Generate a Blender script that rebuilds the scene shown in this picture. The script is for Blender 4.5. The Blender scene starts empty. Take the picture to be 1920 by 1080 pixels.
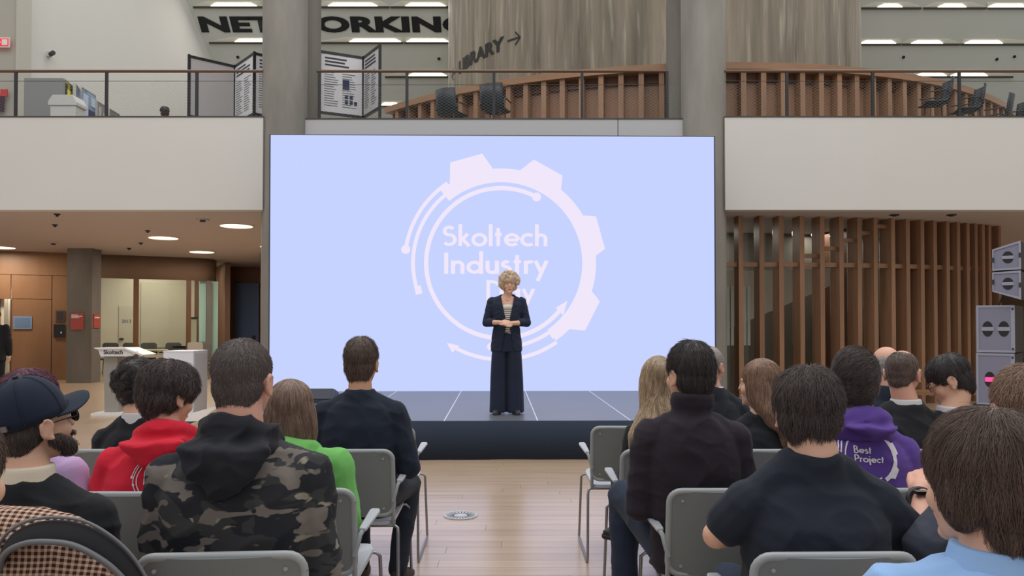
import bpy, bmesh, math, random
import numpy as np
from mathutils import Vector, Matrix, Euler, noise
from mathutils.bvhtree import BVHTree
random.seed(7); np.random.seed(7)
SC = bpy.context.scene
COL = SC.collection
PI = math.pi
R = math.radians

# ------------------------------------------------------------ camera, world, exposure
FPX = 1450.0; CAMZ = 1.42; PITCH = R(1.0); SHY = 46.7
cam_d = bpy.data.cameras.new('camera'); cam_o = bpy.data.objects.new('camera', cam_d); COL.objects.link(cam_o)
cam_d.sensor_width = 36; cam_d.lens = FPX/1920*36; cam_d.shift_y = SHY/1920
cam_d.clip_start = .05; cam_d.clip_end = 200
cam_o.location = (0, 0, CAMZ); cam_o.rotation_euler = (PI/2+PITCH, 0, 0)
SC.camera = cam_o
W = bpy.data.worlds.new('hall_daylight'); SC.world = W; W.use_nodes = True
W.node_tree.nodes['Background'].inputs[0].default_value = (1.0, .985, .965, 1)
W.node_tree.nodes['Background'].inputs[1].default_value = .57
SC.view_settings.view_transform = 'Standard'; SC.view_settings.look = 'None'
SC.view_settings.exposure = 0; SC.view_settings.gamma = 1; SC.view_settings.use_curve_mapping = False
def area(name, loc, size, power, rot=(0, 0, 0), col=(1, 1, 1), sy=None):
    l = bpy.data.lights.new(name, 'AREA'); l.energy = power; l.size = size; l.color = col
    if sy: l.shape = 'RECTANGLE'; l.size_y = sy
    o = bpy.data.objects.new(name, l); COL.objects.link(o); o.location = loc; o.rotation_euler = rot
    return o
UPPER_FILL = area('upper_fill', (2, 18.2, 15.2), 34, 1250, sy=5, col=(1, .985, .95))  # unseen area light added to brighten the upper level
SKY_LIGHT = area('skylight', (0, 5, 15), 22, 2000, sy=16, col=(1, .98, .95))

# ------------------------------------------------------------ measuring: a pixel of the photo to a point at a real depth
def RAY(px, py):
    u = (px-960)/FPX; v = (540-py)/FPX + SHY/FPX
    return Vector((u, math.cos(PITCH)-v*math.sin(PITCH), math.sin(PITCH)+v*math.cos(PITCH)))
def P(px, py, Y):
    d = RAY(px, py); return Vector((0, 0, CAMZ)) + d*(Y/d.y)
def PX(px, Y): return (px-960)/FPX*Y
def PPL(px, py, p0, n):
    d = RAY(px, py); c = Vector((0, 0, CAMZ)); n = Vector(n)
    return c + d*((Vector(p0)-c).dot(n)/d.dot(n))

# ------------------------------------------------------------ materials
def lin(c):
    return tuple(((x/255)/12.92 if x/255 <= .04045 else ((x/255+.055)/1.055)**2.4) for x in c)
MATS = {}
def M(name, col, rough=.6, metal=0, var=0, vscale=(4, 4, 4), col2=None, bump=0, bscale=200, emit=0, spec=.5, trans=0, sheen=0, coords='Object'):
    """col 0-255 sRGB; var = how far noise mixes towards col2"""
    if name in MATS: return MATS[name]
    m = bpy.data.materials.new(name); m.use_nodes = True; MATS[name] = m
    nt = m.node_tree; N = nt.nodes; L = nt.links; b = N['Principled BSDF']
    c = lin(col); b.inputs['Base Color'].default_value = (*c, 1)
    b.inputs['Roughness'].default_value = rough; b.inputs['Metallic'].default_value = metal
    b.inputs['Specular IOR Level'].default_value = spec
    if trans: b.inputs['Transmission Weight'].default_value = trans
    if sheen: b.inputs['Sheen Weight'].default_value = sheen; b.inputs['Sheen Roughness'].default_value = .5
    if emit:
        b.inputs['Emission Color'].default_value = (*c, 1); b.inputs['Emission Strength'].default_value = emit
    if var or bump:
        tc = N.new('ShaderNodeTexCoord'); mp = N.new('ShaderNodeMapping'); L.new(tc.outputs[coords], mp.inputs[0])
    if var:
        mp.inputs['Scale'].default_value = vscale
        n = N.new('ShaderNodeTexNoise'); n.inputs['Scale'].default_value = 1; n.inputs['Detail'].default_value = 6; n.inputs['Roughness'].default_value = .6
        L.new(mp.outputs[0], n.inputs['Vector'])
        r = N.new('ShaderNodeMapRange'); r.inputs[1].default_value = .3; r.inputs[2].default_value = .7
        r.inputs[3].default_value = 0; r.inputs[4].default_value = var; L.new(n.outputs[0], r.inputs[0])
        x = N.new('ShaderNodeMix'); x.data_type = 'RGBA'; x.inputs[6].default_value = (*c, 1)
        x.inputs[7].default_value = (*lin(col2 or tuple(v*.6 for v in col)), 1)
        L.new(r.outputs[0], x.inputs[0]); L.new(x.outputs[2], b.inputs['Base Color'])
    if bump:
        n2 = N.new('ShaderNodeTexNoise'); n2.inputs['Scale'].default_value = bscale; n2.inputs['Detail'].default_value = 3
        L.new(tc.outputs[coords], n2.inputs['Vector'])
        bp = N.new('ShaderNodeBump'); bp.inputs['Strength'].default_value = bump; bp.inputs['Distance'].default_value = .004
        L.new(n2.outputs[0], bp.inputs['Height']); L.new(bp.outputs[0], b.inputs['Normal'])
    return m
def wood(name, col, col2, scale, rough=.45, spec=.4, perobj=.0):
    """grain stretched along the axis with the small scale; each board its own tone"""
    if name in MATS: return MATS[name]
    m = M(name, col, rough, var=.8, vscale=scale, col2=col2, spec=spec)
    if perobj:
        nt = m.node_tree; N = nt.nodes; L = nt.links; b = N['Principled BSDF']
        oi = N.new('ShaderNodeObjectInfo'); hsv = N.new('ShaderNodeHueSaturation')
        r = N.new('ShaderNodeMapRange'); r.inputs[3].default_value = 1-perobj; r.inputs[4].default_value = 1+perobj
        L.new(oi.outputs['Random'], r.inputs[0]); L.new(r.outputs[0], hsv.inputs['Value'])
        src = b.inputs['Base Color'].links[0].from_socket
        L.new(src, hsv.inputs['Color']); L.new(hsv.outputs[0], b.inputs['Base Color'])
    return m

# ------------------------------------------------------------ mesh helpers
class MB:
    def __init__(s): s.v = []; s.f = []
    def add(s, v, f):
        o = len(s.v); s.v += [tuple(p) for p in v]; s.f += [tuple(i+o for i in q) for q in f]; return s
    def box(s, x0, x1, y0, y1, z0, z1, m=None):
        v = [Vector((x, y, z)) for z in (z0, z1) for y in (y0, y1) for x in (x0, x1)]
        if m is not None: v = [m @ p for p in v]
        return s.add(v, [(0, 2, 3, 1), (4, 5, 7, 6), (0, 1, 5, 4), (2, 6, 7, 3), (0, 4, 6, 2), (1, 3, 7, 5)])
    def quad(s, a, b, c, d): return s.add([a, b, c, d], [(0, 1, 2, 3)])
    def prism(s, poly, vec):
        n = len(poly); v = [Vector(p) for p in poly]; w = [p+Vector(vec) for p in v]
        return s.add(v+w, [tuple(range(n-1, -1, -1)), tuple(range(n, 2*n))]+[(i, (i+1) % n, n+(i+1) % n, n+i) for i in range(n)])
    def tube(s, pts, r, seg=8, cap=True):
        pts = [Vector(p) for p in pts]; n = len(pts); rr = r if isinstance(r, (list, tuple)) else [r]*n
        up = None; rings = []
        for i, p in enumerate(pts):
            t = (pts[min(i+1, n-1)]-pts[max(i-1, 0)]).normalized()
            if up is None: up = t.orthogonal().normalized()
            up = (up-t*up.dot(t)); up = up.normalized() if up.length > 1e-6 else t.orthogonal().normalized()
            w = t.cross(up)
            rings.append([p+(up*math.cos(a)+w*math.sin(a))*rr[i] for a in [2*PI*k/seg for k in range(seg)]])
        v = [q for g in rings for q in g]; f = []
        for i in range(n-1):
            for k in range(seg):
                f.append((i*seg+k, i*seg+(k+1) % seg, (i+1)*seg+(k+1) % seg, (i+1)*seg+k))
        if cap: f.append(tuple(range(seg-1, -1, -1))); f.append(tuple((n-1)*seg+k for k in range(seg)))
        return s.add(v, f)
    def cyl(s, c, r, z0, z1, seg=32, r1=None):
        r1 = r if r1 is None else r1
        a = [2*PI*k/seg for k in range(seg)]
        v = [(c[0]+r*math.cos(t), c[1]+r*math.sin(t), z0) for t in a]+[(c[0]+r1*math.cos(t), c[1]+r1*math.sin(t), z1) for t in a]
        return s.add(v, [tuple(range(seg-1, -1, -1)), tuple(range(seg, 2*seg))]+[(k, (k+1) % seg, seg+(k+1) % seg, seg+k) for k in range(seg)])
    def mesh(s, name, smooth=False):
        m = bpy.data.meshes.new(name); m.from_pydata(s.v, [], s.f); m.update()
        if smooth:
            for p in m.polygons: p.use_smooth = True
        return m
def smooth_mesh(m, angle=40):
    bm = bmesh.new(); bm.from_mesh(m)
    for f in bm.faces: f.smooth = True
    for e in bm.edges:
        if len(e.link_faces) == 2 and e.calc_face_angle(0) > R(angle): e.smooth = False
    bm.to_mesh(m); bm.free()
def obj(name, data, mat=None, parent=None, bevel=0, smooth=None, loc=None):
    if isinstance(data, MB): data = data.mesh(name)
    if mat is not None and not data.materials: data.materials.append(mat)
    if smooth: smooth_mesh(data, smooth)
    o = bpy.data.objects.new(name, data); COL.objects.link(o)
    if parent is not None: o.parent = parent
    if loc is not None: o.location = loc
    if bevel:
        md = o.modifiers.new('bevel', 'BEVEL'); md.width = bevel; md.segments = 2; md.limit_method = 'ANGLE'
    return o
def empty(name, loc=(0, 0, 0), rz=0):
    o = bpy.data.objects.new(name, None); COL.objects.link(o); o.location = loc; o.rotation_euler = (0, 0, rz); o.empty_display_size = .1
    return o
def tag(o, label=None, cat=None, group=None, kind=None):
    if label: o['label'] = label
    if cat: o['category'] = cat
    if group: o['group'] = group
    if kind: o['kind'] = kind
    return o
def thing(name, label, cat, loc=(0, 0, 0), rz=0, group=None): return tag(empty(name, loc, rz), label, cat, group)
def struct(name, data, mat, parent=None, **k):
    o = obj(name, data, mat, parent, **k)
    if parent is None: o['kind'] = 'structure'
    return o
def copy_tree(o, parent=None):
    c = o.copy(); COL.objects.link(c)
    if parent is not None: c.parent = parent; c.matrix_parent_inverse = o.matrix_parent_inverse
    for ch in KIDS.get(o.name, []): copy_tree(ch, c)
    return c
KIDS = {}
def index_kids():
    KIDS.clear()
    for o in COL.objects:
        if o.parent: KIDS.setdefault(o.parent.name, []).append(o)
def text_mesh(s, bold=0.0, extrude=0.0, res=4, spacing=1.0):
    cu = bpy.data.curves.new('txt', 'FONT'); cu.body = s; cu.offset = bold; cu.extrude = extrude; cu.resolution_u = res; cu.space_character = spacing
    cu.size = 1
    o = bpy.data.objects.new('txt', cu); COL.objects.link(o)
    dg = bpy.context.evaluated_depsgraph_get(); dg.update()
    m = bpy.data.meshes.new_from_object(o.evaluated_get(dg)); bpy.data.objects.remove(o); bpy.data.curves.remove(cu)
    m.materials.clear()
    return m
def verts(m):
    a = np.empty(len(m.vertices)*3, np.float32); m.vertices.foreach_get('co', a); return a.reshape(-1, 3)
def setverts(m, a): m.vertices.foreach_set('co', np.ascontiguousarray(a, np.float32).ravel()); m.update()

# stroke letters with round bowls (a geometric sans): polylines, cap height 1
def arc(cx, cy, r, a0, a1, n=14, ry=None):
    ry = r if ry is None else ry
    return [(cx+r*math.cos(R(a0+(a1-a0)*i/n)), cy+ry*math.sin(R(a0+(a1-a0)*i/n))) for i in range(n+1)]
GL = {
 'S': ([arc(.235, .73, .185, 30, 270)+arc(.235, .315, .235, 90, -140)[1:]], .56),
 'k': ([[(.06, 0), (.06, 1.06)], [(.09, .27), (.36, .6)], [(.15, .34), (.42, 0)]], .47),
 'o': ([arc(.29, .31, .25, 0, 360, 26)], .62),
 'l': ([[(.06, 0), (.06, 1.06)]], .17),
 't': ([[(.13, 0), (.13, .88)], [(0, .57), (.27, .57)]], .33),
 'e': ([[(.04, .3), (.54, .3)], arc(.29, .31, .25, 0, 318, 24)], .6),
 'c': ([arc(.28, .31, .25, 48, 312, 20)], .5),
 'h': ([[(.06, 0), (.06, 1.06)], arc(.235, .37, .175, 180, 0)+[(.41, 0)]], .52),
 'I': ([[(.07, 0), (.07, 1)]], .2),
 'n': ([[(.06, 0), (.06, .62)], arc(.235, .38, .175, 180, 0)+[(.41, 0)]], .52),
 'd': ([arc(.27, .31, .23, 0, 360, 24), [(.52, 0), (.52, 1.06)]], .63),
 'u': ([[(.06, .62), (.06, .24)]+arc(.235, .24, .175, 180, 360)+[(.41, .62)], [(.41, .24), (.41, 0)]], .52),
 's': ([arc(.16, .455, .115, 35, 270)+arc(.16, .185, .15, 90, -140)[1:]], .38),
 'r': ([[(.06, 0), (.06, .62)], arc(.21, .42, .15, 180, 50, 8)], .33),
 'y': ([[(.02, .62), (.235, .07)], [(.44, .62), (.1, -.33)]], .48),
 'D': ([[(.07, 0), (.07, 1), (.2, 1)]+arc(.2, .5, .42, 90, -90, 18, ry=.5)[1:]+[(.07, 0)]], .72),
 'a': ([arc(.27, .31, .23, 0, 360, 24), [(.52, 0), (.52, .62)]], .63),
 'B': ([[(.07, 0), (.07, 1), (.2, 1)]+arc(.2, .77, .2, 90, -90, 10, ry=.23)[1:]+[(.07, .54)], [(.2, .54)]+arc(.22, .27, .25, 90, -90, 10, ry=.27)+[(.07, 0)]], .56),
 'P': ([[(.07, 0), (.07, 1), (.2, 1)]+arc(.22, .73, .25, 90, -90, 12, ry=.27)[1:]+[(.07, .46)]], .54),
 'j': ([[(.06, .62), (.06, -.33)], [(.06, .8), (.06, .9)]], .18),
 ' ': ([], .3),
}
def stroke_poly(mb, pts, w, closed=False):
    q = [pts[0]]
    for p in pts[1:]:
        if (Vector(p)-Vector(q[-1])).length > 1e-6: q.append(p)
    pts = q; n = len(pts); L, Rr = [], []; closed = n > 3 and (Vector(pts[0])-Vector(pts[-1])).length < 1e-5
    for i in range(n):
        p = Vector(pts[i]); a = pts[i-1] if i > 0 else (pts[-2] if closed else None); b = pts[i+1] if i < n-1 else (pts[1] if closed else None)
        t1 = (p-Vector(a)).normalized() if a is not None else None; t2 = (Vector(b)-p).normalized() if b is not None else None
        t = (t1+t2) if (t1 is not None and t2 is not None) else (t1 if t2 is None else t2)
        t = t.normalized() if t.length > 1e-6 else (t1 or Vector((1, 0)))
        nn = Vector((-t.y, t.x)); k = 1/max(.55, Vector((-t1.y, t1.x)).dot(nn)) if (t1 is not None and t2 is not None) else 1
        L.append(p+nn*w/2*k); Rr.append(p-nn*w/2*k)
    v = [(p.x, p.y, 0) for p in L]+[(p.x, p.y, 0) for p in Rr]
    mb.add(v, [(n+i, n+i+1, i+1, i) for i in range(n-1)])
def letters(s, w=.13, gap=.03):
    """-> list of (char, MB) laid out from x=0, cap height 1, and the width"""
    out = []; x = 0
    for ch in s:
        st, adv = GL[ch]
        if st:
            mb = MB()
            for k, pl in enumerate(st): stroke_poly(mb, [(px+x, py) for px, py in pl], w)
            out.append((ch, mb))
        x += adv+gap
    return out, x-gap
# ============================================================ THE HALL
white = M('white_plaster', (212, 211, 208), .8, var=.35, vscale=(.5, .5, .5), col2=(203, 201, 197))
slope_m = M('grey_white_plaster', (205, 207, 200), .85, var=.3, vscale=(.4, .4, .4), col2=(196, 198, 191))
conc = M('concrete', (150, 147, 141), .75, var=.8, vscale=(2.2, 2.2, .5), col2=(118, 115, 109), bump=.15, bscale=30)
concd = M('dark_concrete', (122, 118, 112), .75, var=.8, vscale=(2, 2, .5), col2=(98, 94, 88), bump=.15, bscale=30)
blackm = M('black_paint', (26, 27, 30), .5)
dgrey = M('dark_grey_metal', (52, 54, 58), .5, .3)
woodw = wood('oak_panel', (142, 106, 76), (120, 86, 58), (1.2, 1.2, .5))
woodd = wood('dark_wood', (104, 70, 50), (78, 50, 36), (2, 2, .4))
slatm = wood('slat_wood', (158, 120, 92), (122, 90, 68), (9, 9, .6), perobj=.1)
finm = wood('fin_wood', (162, 126, 98), (130, 98, 74), (9, 9, .6), perobj=.08)
capm = wood('rail_cap_wood', (164, 128, 100), (138, 104, 78), (1, 1, 4))
railm = M('brown_handrail', (100, 74, 58), .4)
CC = Vector((4.24, 24.4, 0))                     # axis of the round core

# floor: sub floor, boards of the aisle one by one, the rest joined
fl = struct('floor', MB().box(-24, 24, -4, 40, -.12, -.012), M('subfloor', (110, 90, 70), .8))
fw = wood('floor_oak', (192, 170, 148), (172, 146, 122), (1.2, 14, 14), rough=.3, spec=.6, perobj=.06)
fw.node_tree.nodes['Principled BSDF'].inputs['Coat Weight'].default_value = .6; fw.node_tree.nodes['Principled BSDF'].inputs['Coat Roughness'].default_value = .22
rest = MB(); PW = .14; rng = random.Random(3)
y = -2.0
while y < 30:
    x = -22+rng.random()*2
    while x < 22:
        ln = 1.6+rng.random()*1.0
        near = 2.1 < y < 7.0
        vis = near and x+ln > -1.1-.1*max(0, y-5)*3 and x < 1.1+.1*max(0, y-5)*3
        z1 = rng.random()*.0006
        if vis:
            obj('floor_board', MB().box(x, x+ln-.002, y, y+PW-.003, -.012, z1), fw, fl)
        else:
            rest.box(x, x+ln-.0015, y, y+PW-.0015, -.012, z1)
        x += ln
    y += PW
o = obj('floor_boards', rest, fw, fl); o['kind'] = 'stuff'

# balcony: three stretches of white parapet
zt0, zb0 = P(0, 220, 13).z, P(0, 393.5, 13).z
FZ = 4.58                                          # upper floor
struct('wall_balcony_left', MB().box(-24, PX(491, 13), 13.0, 13.2, zb0, zt0), white)
struct('wall_balcony_right', MB().box(PX(1361, 13), 24, 13.0, 13.2, zb0, zt0), white)
mid = M('shaded_parapet_panel', (186, 187, 190), .7)  # greyer than the side stretches: shade of the recess put into the colour
mroot = empty('wall_balcony_middle'); mroot['kind'] = 'structure'
xa, xb, xj = PX(560, 13.24), PX(1300, 13.24), PX(1159.5, 13.24)
for x0, x1 in ((xa, xj-.006), (xj+.006, xb)): obj('panel', MB().box(x0, x1, 13.24, 13.42, zb0, zt0+.03), mid, mroot)
obj('backing', MB().box(xa, xb, 13.42, 13.46, zb0, zt0), concd, mroot)
struct('floor_upper', MB().box(-24, 24, 13.2, 40, FZ-.2, FZ), M('grey_screed', (150, 148, 142), .6))
struct('trim_1', MB().box(-24, PX(491, 13), 12.99, 13.21, zt0, zt0+.02).box(PX(1361, 13), 24, 12.99, 13.21, zt0, zt0+.02).box(xa, xb, 13.23, 13.46, zt0+.03, zt0+.05), M('parapet_capping', (70, 66, 62), .5))
sof = M('soffit_panel', (188, 180, 177), .8, var=.3, vscale=(.5, .5, .5), col2=(178, 170, 166))
struct('ceiling', MB().box(-24, 24, 13.2, 34, zb0, zb0+.15), sof)

# columns
def column(name, c, r, z0, z1, m, flat=False):
    o = struct(name, MB().cyl(c, r, z0, z1, 48), m, smooth=30); return o
xl = PX(532, 13.3); xr = PX(1320.5, 13.3); rc = 41/FPX*13.3
column('pillar_left', (xl, 13.3), rc, 0, 16, conc)
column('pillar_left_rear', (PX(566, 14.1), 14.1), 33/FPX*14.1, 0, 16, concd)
column('pillar_right', (xr, 13.3), rc, 0, 16, conc)
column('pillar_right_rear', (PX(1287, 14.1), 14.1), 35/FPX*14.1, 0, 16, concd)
# rectangular pillar under the balcony, left
pl = P(125, 600, 19.4); pr = P(172, 600, 19.4)
struct('pillar_under_balcony', MB().prism([(pl.x, 19.4, 0), (pr.x, 19.4, 0), (PX(189, 19.9), 19.9, 0), (PX(189, 20.5), 20.5, 0), (pl.x, 20.5, 0)], (0, 0, zb0)), concd)

# great round concrete core
core_m = M('board_marked_concrete', (148, 139, 124), .8, var=1, vscale=(2.6, 2.6, .16), col2=(92, 84, 73), bump=.3, bscale=12)
nt = core_m.node_tree; b = nt.nodes['Principled BSDF']
tc = nt.nodes.new('ShaderNodeTexCoord'); mp = nt.nodes.new('ShaderNodeMapping'); mp.inputs['Scale'].default_value = (7, 7, .5); nt.links.new(tc.outputs['Object'], mp.inputs[0])
n2 = nt.nodes.new('ShaderNodeTexNoise'); n2.inputs['Scale'].default_value = 1; n2.inputs['Detail'].default_value = 8; nt.links.new(mp.outputs[0], n2.inputs['Vector'])
rr = nt.nodes.new('ShaderNodeMapRange'); rr.inputs[1].default_value = .56; rr.inputs[2].default_value = .72; rr.inputs[4].default_value = .55; nt.links.new(n2.outputs[0], rr.inputs[0])
mx = nt.nodes.new('ShaderNodeMix'); mx.data_type = 'RGBA'; nt.links.new(b.inputs['Base Color'].links[0].from_socket, mx.inputs[6]); mx.inputs[7].default_value = (*lin((184, 178, 160)), 1)
nt.links.new(rr.outputs[0], mx.inputs[0]); nt.links.new(mx.outputs[2], b.inputs['Base Color'])
RC = 6.24
struct('wall_round_core', MB().cyl((CC.x, CC.y), RC, FZ, 18, 96), core_m, smooth=20)

# the sloping ceiling of the upper level
A = 35.92                                          # z = A - y
SN = (0, 1, 1); SP = (0, A-9, 9)
def SL(px, py): return PPL(px, py, SP, SN)
struct('ceiling_sloping', MB().prism([(-24, A-18, 18), (24, A-18, 18), (24, A-5, 5), (-24, A-5, 5)], (0, .3, .3)), slope_m)
# left upper wall
Lp = Vector((PX(30, 18), 18, 0)); Rp = Lp+Vector((1.51, 7.5, 0))*1.9; Lq = Lp
struct('wall_upper_left', MB().prism([Lp, Rp, Rp+Vector((-.3, 0, 0)), Lp+Vector((-.3, 0, 0))], (0, 0, 16)).mesh('w'), white).location = (0, 0, FZ)
struct('wall_upper_side', MB().box(-24, PX(29, 17.6), 17.6, 17.9, FZ, 18), M('beige_grey_plaster', (178, 174, 164), .8))
struct('trim_2', MB().box(PX(24, 17.5), PX(30, 17.5), 17.5, 17.95, FZ, 18), M('pale_corner_trim', (190, 187, 178), .7))

# lights of the sloping ceiling: dark track, white glowing bars
glow = M('lamp_glow', (255, 246, 226), .5, emit=2.6)
trackm = M('lamp_track', (70, 68, 62), .5)
lip = M('lamp_recess', (226, 222, 208), .6)
def slope_row(k, py, segs, t0, t1):
    for a, bq in t0:
        t = thing('track_light', '', 'lamp')
        yield_ = None
def slope_lamp(a, bq, py, dx0, dx1, label):
    c = SL((a+bq)/2, py); x0, x1 = SL(a, py).x, SL(bq, py).x; e0, e1 = SL(dx0, py).x, SL(dx1, py).x
    t = thing('track_light', label, 'lamp', c, group='linear lamps in the sloping ceiling')
    mt = Matrix.Rotation(R(-45), 4, 'X')             # local y runs up the slope, local -z points down out of it
    obj('track', MB().box(e0-c.x, e1-c.x, .02, .08, -.05, .01, mt), trackm, t)
    obj('recess', MB().prism([mt @ Vector(p) for p in ((e0-c.x, .02, -.012), (e1-c.x, .02, -.012), (x1-c.x+.1, -.13, -.012), (x0-c.x-.1, -.13, -.012))], mt @ Vector((0, 0, .01))), lip, t)
    area('track_lamp', c+Vector((0, -.16, -.16)), x1-x0, 14, rot=(R(-45), 0, 0), col=(1, .96, .88), sy=.12)
    obj('tube', MB().prism([mt @ Vector(p) for p in ((x0-c.x, .015, -.03), (x1-c.x, .015, -.03), (x1-c.x-.18, -.085, -.03), (x0-c.x+.18, -.085, -.03))], mt @ Vector((0, 0, .016))), glow, t)
ROWN = {10: 'top row', 77: 'second row', 141: 'third row', 196: 'lowest row'}
POSN = ['first', 'second', 'third', 'fourth', 'fifth', 'sixth']
for py, side, segs in ((10, 'left of the round core', ((395, 482, 362, 492), (615, 708, 596, 730), (760, 836, 732, 842))),
                       (77, 'left of the round core', ((440, 520, 392, 520), (655, 752, 598, 756), (762, 842, 758, 850))),
                       (141, 'left of the round core', ((765, 838, 722, 848),)), (196, 'left of the round core', ((712, 752, 706, 770),)),
                       (12, 'right of the round core', ((1645, 1692, 1616, 1728), (1758, 1812, 1732, 1850), (1852, 1925, 1853, 1960))),
                       (80, 'right of the round core', ((1612, 1680, 1600, 1690), (1708, 1768, 1692, 1800), (1808, 1880, 1802, 1960))),
                       (141, 'right of the round core', ((1716, 1775, 1712, 1780), (1782, 1852, 1781, 1900)))):
    rn = ROWN.get(py) or ROWN[{12: 10, 80: 77}[py]]
    for i, (a, bq, e0, e1) in enumerate(segs):
        slope_lamp(a, bq, py, e0, e1, f'white linear lamp, {POSN[i]} of the {rn}, {side}')
for px, py, w in ((446, 107, 'upper ceiling left of the poster stands'), (823, 110, 'upper ceiling just left of the round core'), (1694, 107, 'right upper ceiling, alone'), (1869, 111, 'right upper ceiling, lower of a close pair'), (1902, 106, 'right upper ceiling, beside the frame edge')):
    c = SL(px, py); mt = Matrix.Rotation(R(-45), 4, 'X')
    t = thing('smoke_detector', 'small dark detector on the '+w, 'detector', c)
    obj('base', MB().cyl((0, 0), .05, -.02, 0, 14).mesh('b'), dgrey, t).rotation_euler = (R(-45), 0, 0)
    obj('sensor', MB().cyl((0, 0), .03, -.05, -.02, 14).mesh('b'), blackm, t).rotation_euler = (R(-45), 0, 0)

# NETWORKING on the slope
inkm = M('black_lettering', (22, 24, 28), .7)
nw = tag(empty('wall_lettering'), 'large black capitals reading NETWORKING on the sloping ceiling', 'lettering')
word = 'NETWORKING'; full = text_mesh(word, bold=.05, spacing=1.02); fv = verts(full); w0, w1 = fv[:, 0].min(), fv[:, 0].max(); bpy.data.meshes.remove(full)
lb, rb = SL(378, 58.5), SL(884, 58.5); tp = SL(640, 31)
hgt = math.hypot(tp.y-lb.y, tp.z-lb.z)
cur = 0
for i, ch in enumerate(word):
    m = text_mesh(ch, bold=.05, extrude=.0)
    pre = text_mesh(word[:i+1], bold=.05, spacing=1.02); pv = verts(pre); end = pv[:, 0].max(); bpy.data.meshes.remove(pre)
    v = verts(m).copy(); v[:, 0] += end-v[:, 0].max(); H = .72
    X = lb.x+(v[:, 0]-w0)/(w1-w0)*(rb.x-lb.x); T = v[:, 1]/H*hgt*math.sqrt(.5)
    setverts(m, np.stack([X, lb.y-T-.012, lb.z+T-.012], 1))
    obj('letter', m, inkm, nw)
# LIBRARY round the core
lib = tag(empty('wall_lettering'), 'black LIBRARY lettering between two arrows on the round concrete core', 'lettering')
def core_hit(px, py):
    d = RAY(px, py); o0 = Vector((0, 0, CAMZ)); a = d.x**2+d.y**2; bb = -(d.x*CC.x+d.y*CC.y); c = CC.x**2+CC.y**2-RC**2
    t = (-bb-math.sqrt(bb*bb-a*c))/a; p = o0+d*t
    return math.atan2(p.y-CC.y, p.x-CC.x), p.z
def on_core(m, a0, a1, z0, z1, vx0, vx1, vh):
    v = verts(m); ang = a0+(v[:, 0]-vx0)/(vx1-vx0)*(a1-a0); z = z0+v[:, 1]/vh*(z1-z0); r = RC+.015
    setverts(m, np.stack([CC.x+r*np.cos(ang), CC.y+r*np.sin(ang), z], 1))
aL, _ = core_hit(861, 122); aR, _ = core_hit(946, 80)
zlo = core_hit(937, 95)[1]; zhi = core_hit(937, 71)[1]
if aL < 0: aL += 2*PI
if aR < 0: aR += 2*PI
full = text_mesh('LIBRARY', bold=.045, spacing=1.0); fv = verts(full); w0, w1 = fv[:, 0].min(), fv[:, 0].max()
for i, ch in enumerate('LIBRARY'):
    m = text_mesh(ch, bold=.045); pre = text_mesh('LIBRARY'[:i+1], bold=.045); end = verts(pre)[:, 0].max()
    v = verts(m).copy(); v[:, 0] += end-v[:, 0].max(); setverts(m, v)
    on_core(m, aL, aR, zlo, zhi, w0, w1, .72); obj('letter', m, inkm, lib)
def arrow(d):
    mb = MB(); s = d
    stroke_poly(mb, [(-.5*s, .36), (-.2*s, .36), (.1*s, .36), (.42*s, .36)], .09); stroke_poly(mb, [(.12*s, .72), (.47*s, .36), (.12*s, 0)], .09)
    return mb.mesh('arrow')
aa0, _ = core_hit(952, 76); aa1, _ = core_hit(976, 70)
m = arrow(1); on_core(m, aa0 % (2*PI), aa1 % (2*PI), zlo, zhi, -.5, .5, .72); obj('arrow', m, inkm, lib)
ab0, _ = core_hit(847, 130); ab1, _ = core_hit(858, 124)
m = arrow(-1); on_core(m, ab0 % (2*PI), ab1 % (2*PI), zlo, zhi, -.5, .5, .72); obj('arrow', m, inkm, lib)

# wooden ring balustrade round the core
RB = 9.9; zc = P(1400, 117, 14.5).z
ring = thing('curved_balustrade', 'curved wooden balustrade with upright fins around the concrete core', 'balustrade', CC)
def ring_band(r0, r1, z0, z1, a0, a1, n=96):
    mb = MB(); v = []
    for i in range(n+1):
        a = a0+(a1-a0)*i/n; c, s = math.cos(a), math.sin(a)
        v += [(r0*c, r0*s, z0), (r1*c, r1*s, z0), (r1*c, r1*s, z1), (r0*c, r0*s, z1)]
    f = []
    for i in range(n):
        for k in range(4): f.append((i*4+k, (i+1)*4+k, (i+1)*4+(k+1) % 4, i*4+(k+1) % 4))
    f += [(0, 1, 2, 3), (n*4+3, n*4+2, n*4+1, n*4)]
    return mb.add(v, f)
a0, a1 = R(224), R(323)
obj('cap_rail', ring_band(RB-.35, RB+.02, zc-.13, zc, a0, a1), capm, ring, smooth=30)
obj('back_panel', ring_band(RB-.34, RB-.26, FZ, zc-.13, a0, a1), wood('fin_backing', (162, 124, 98), (136, 102, 78), (3, 3, .5)), ring, smooth=30)
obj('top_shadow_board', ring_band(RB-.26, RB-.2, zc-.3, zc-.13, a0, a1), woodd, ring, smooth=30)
da = .385/RB; a = a0+da
while a < a1:
    mt = Matrix.Rotation(a, 4, 'Z'); obj('fin', MB().box(RB-.26, RB-.03, -.05, .05, FZ, zc-.13, mt), finm, ring); a += da

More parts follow.
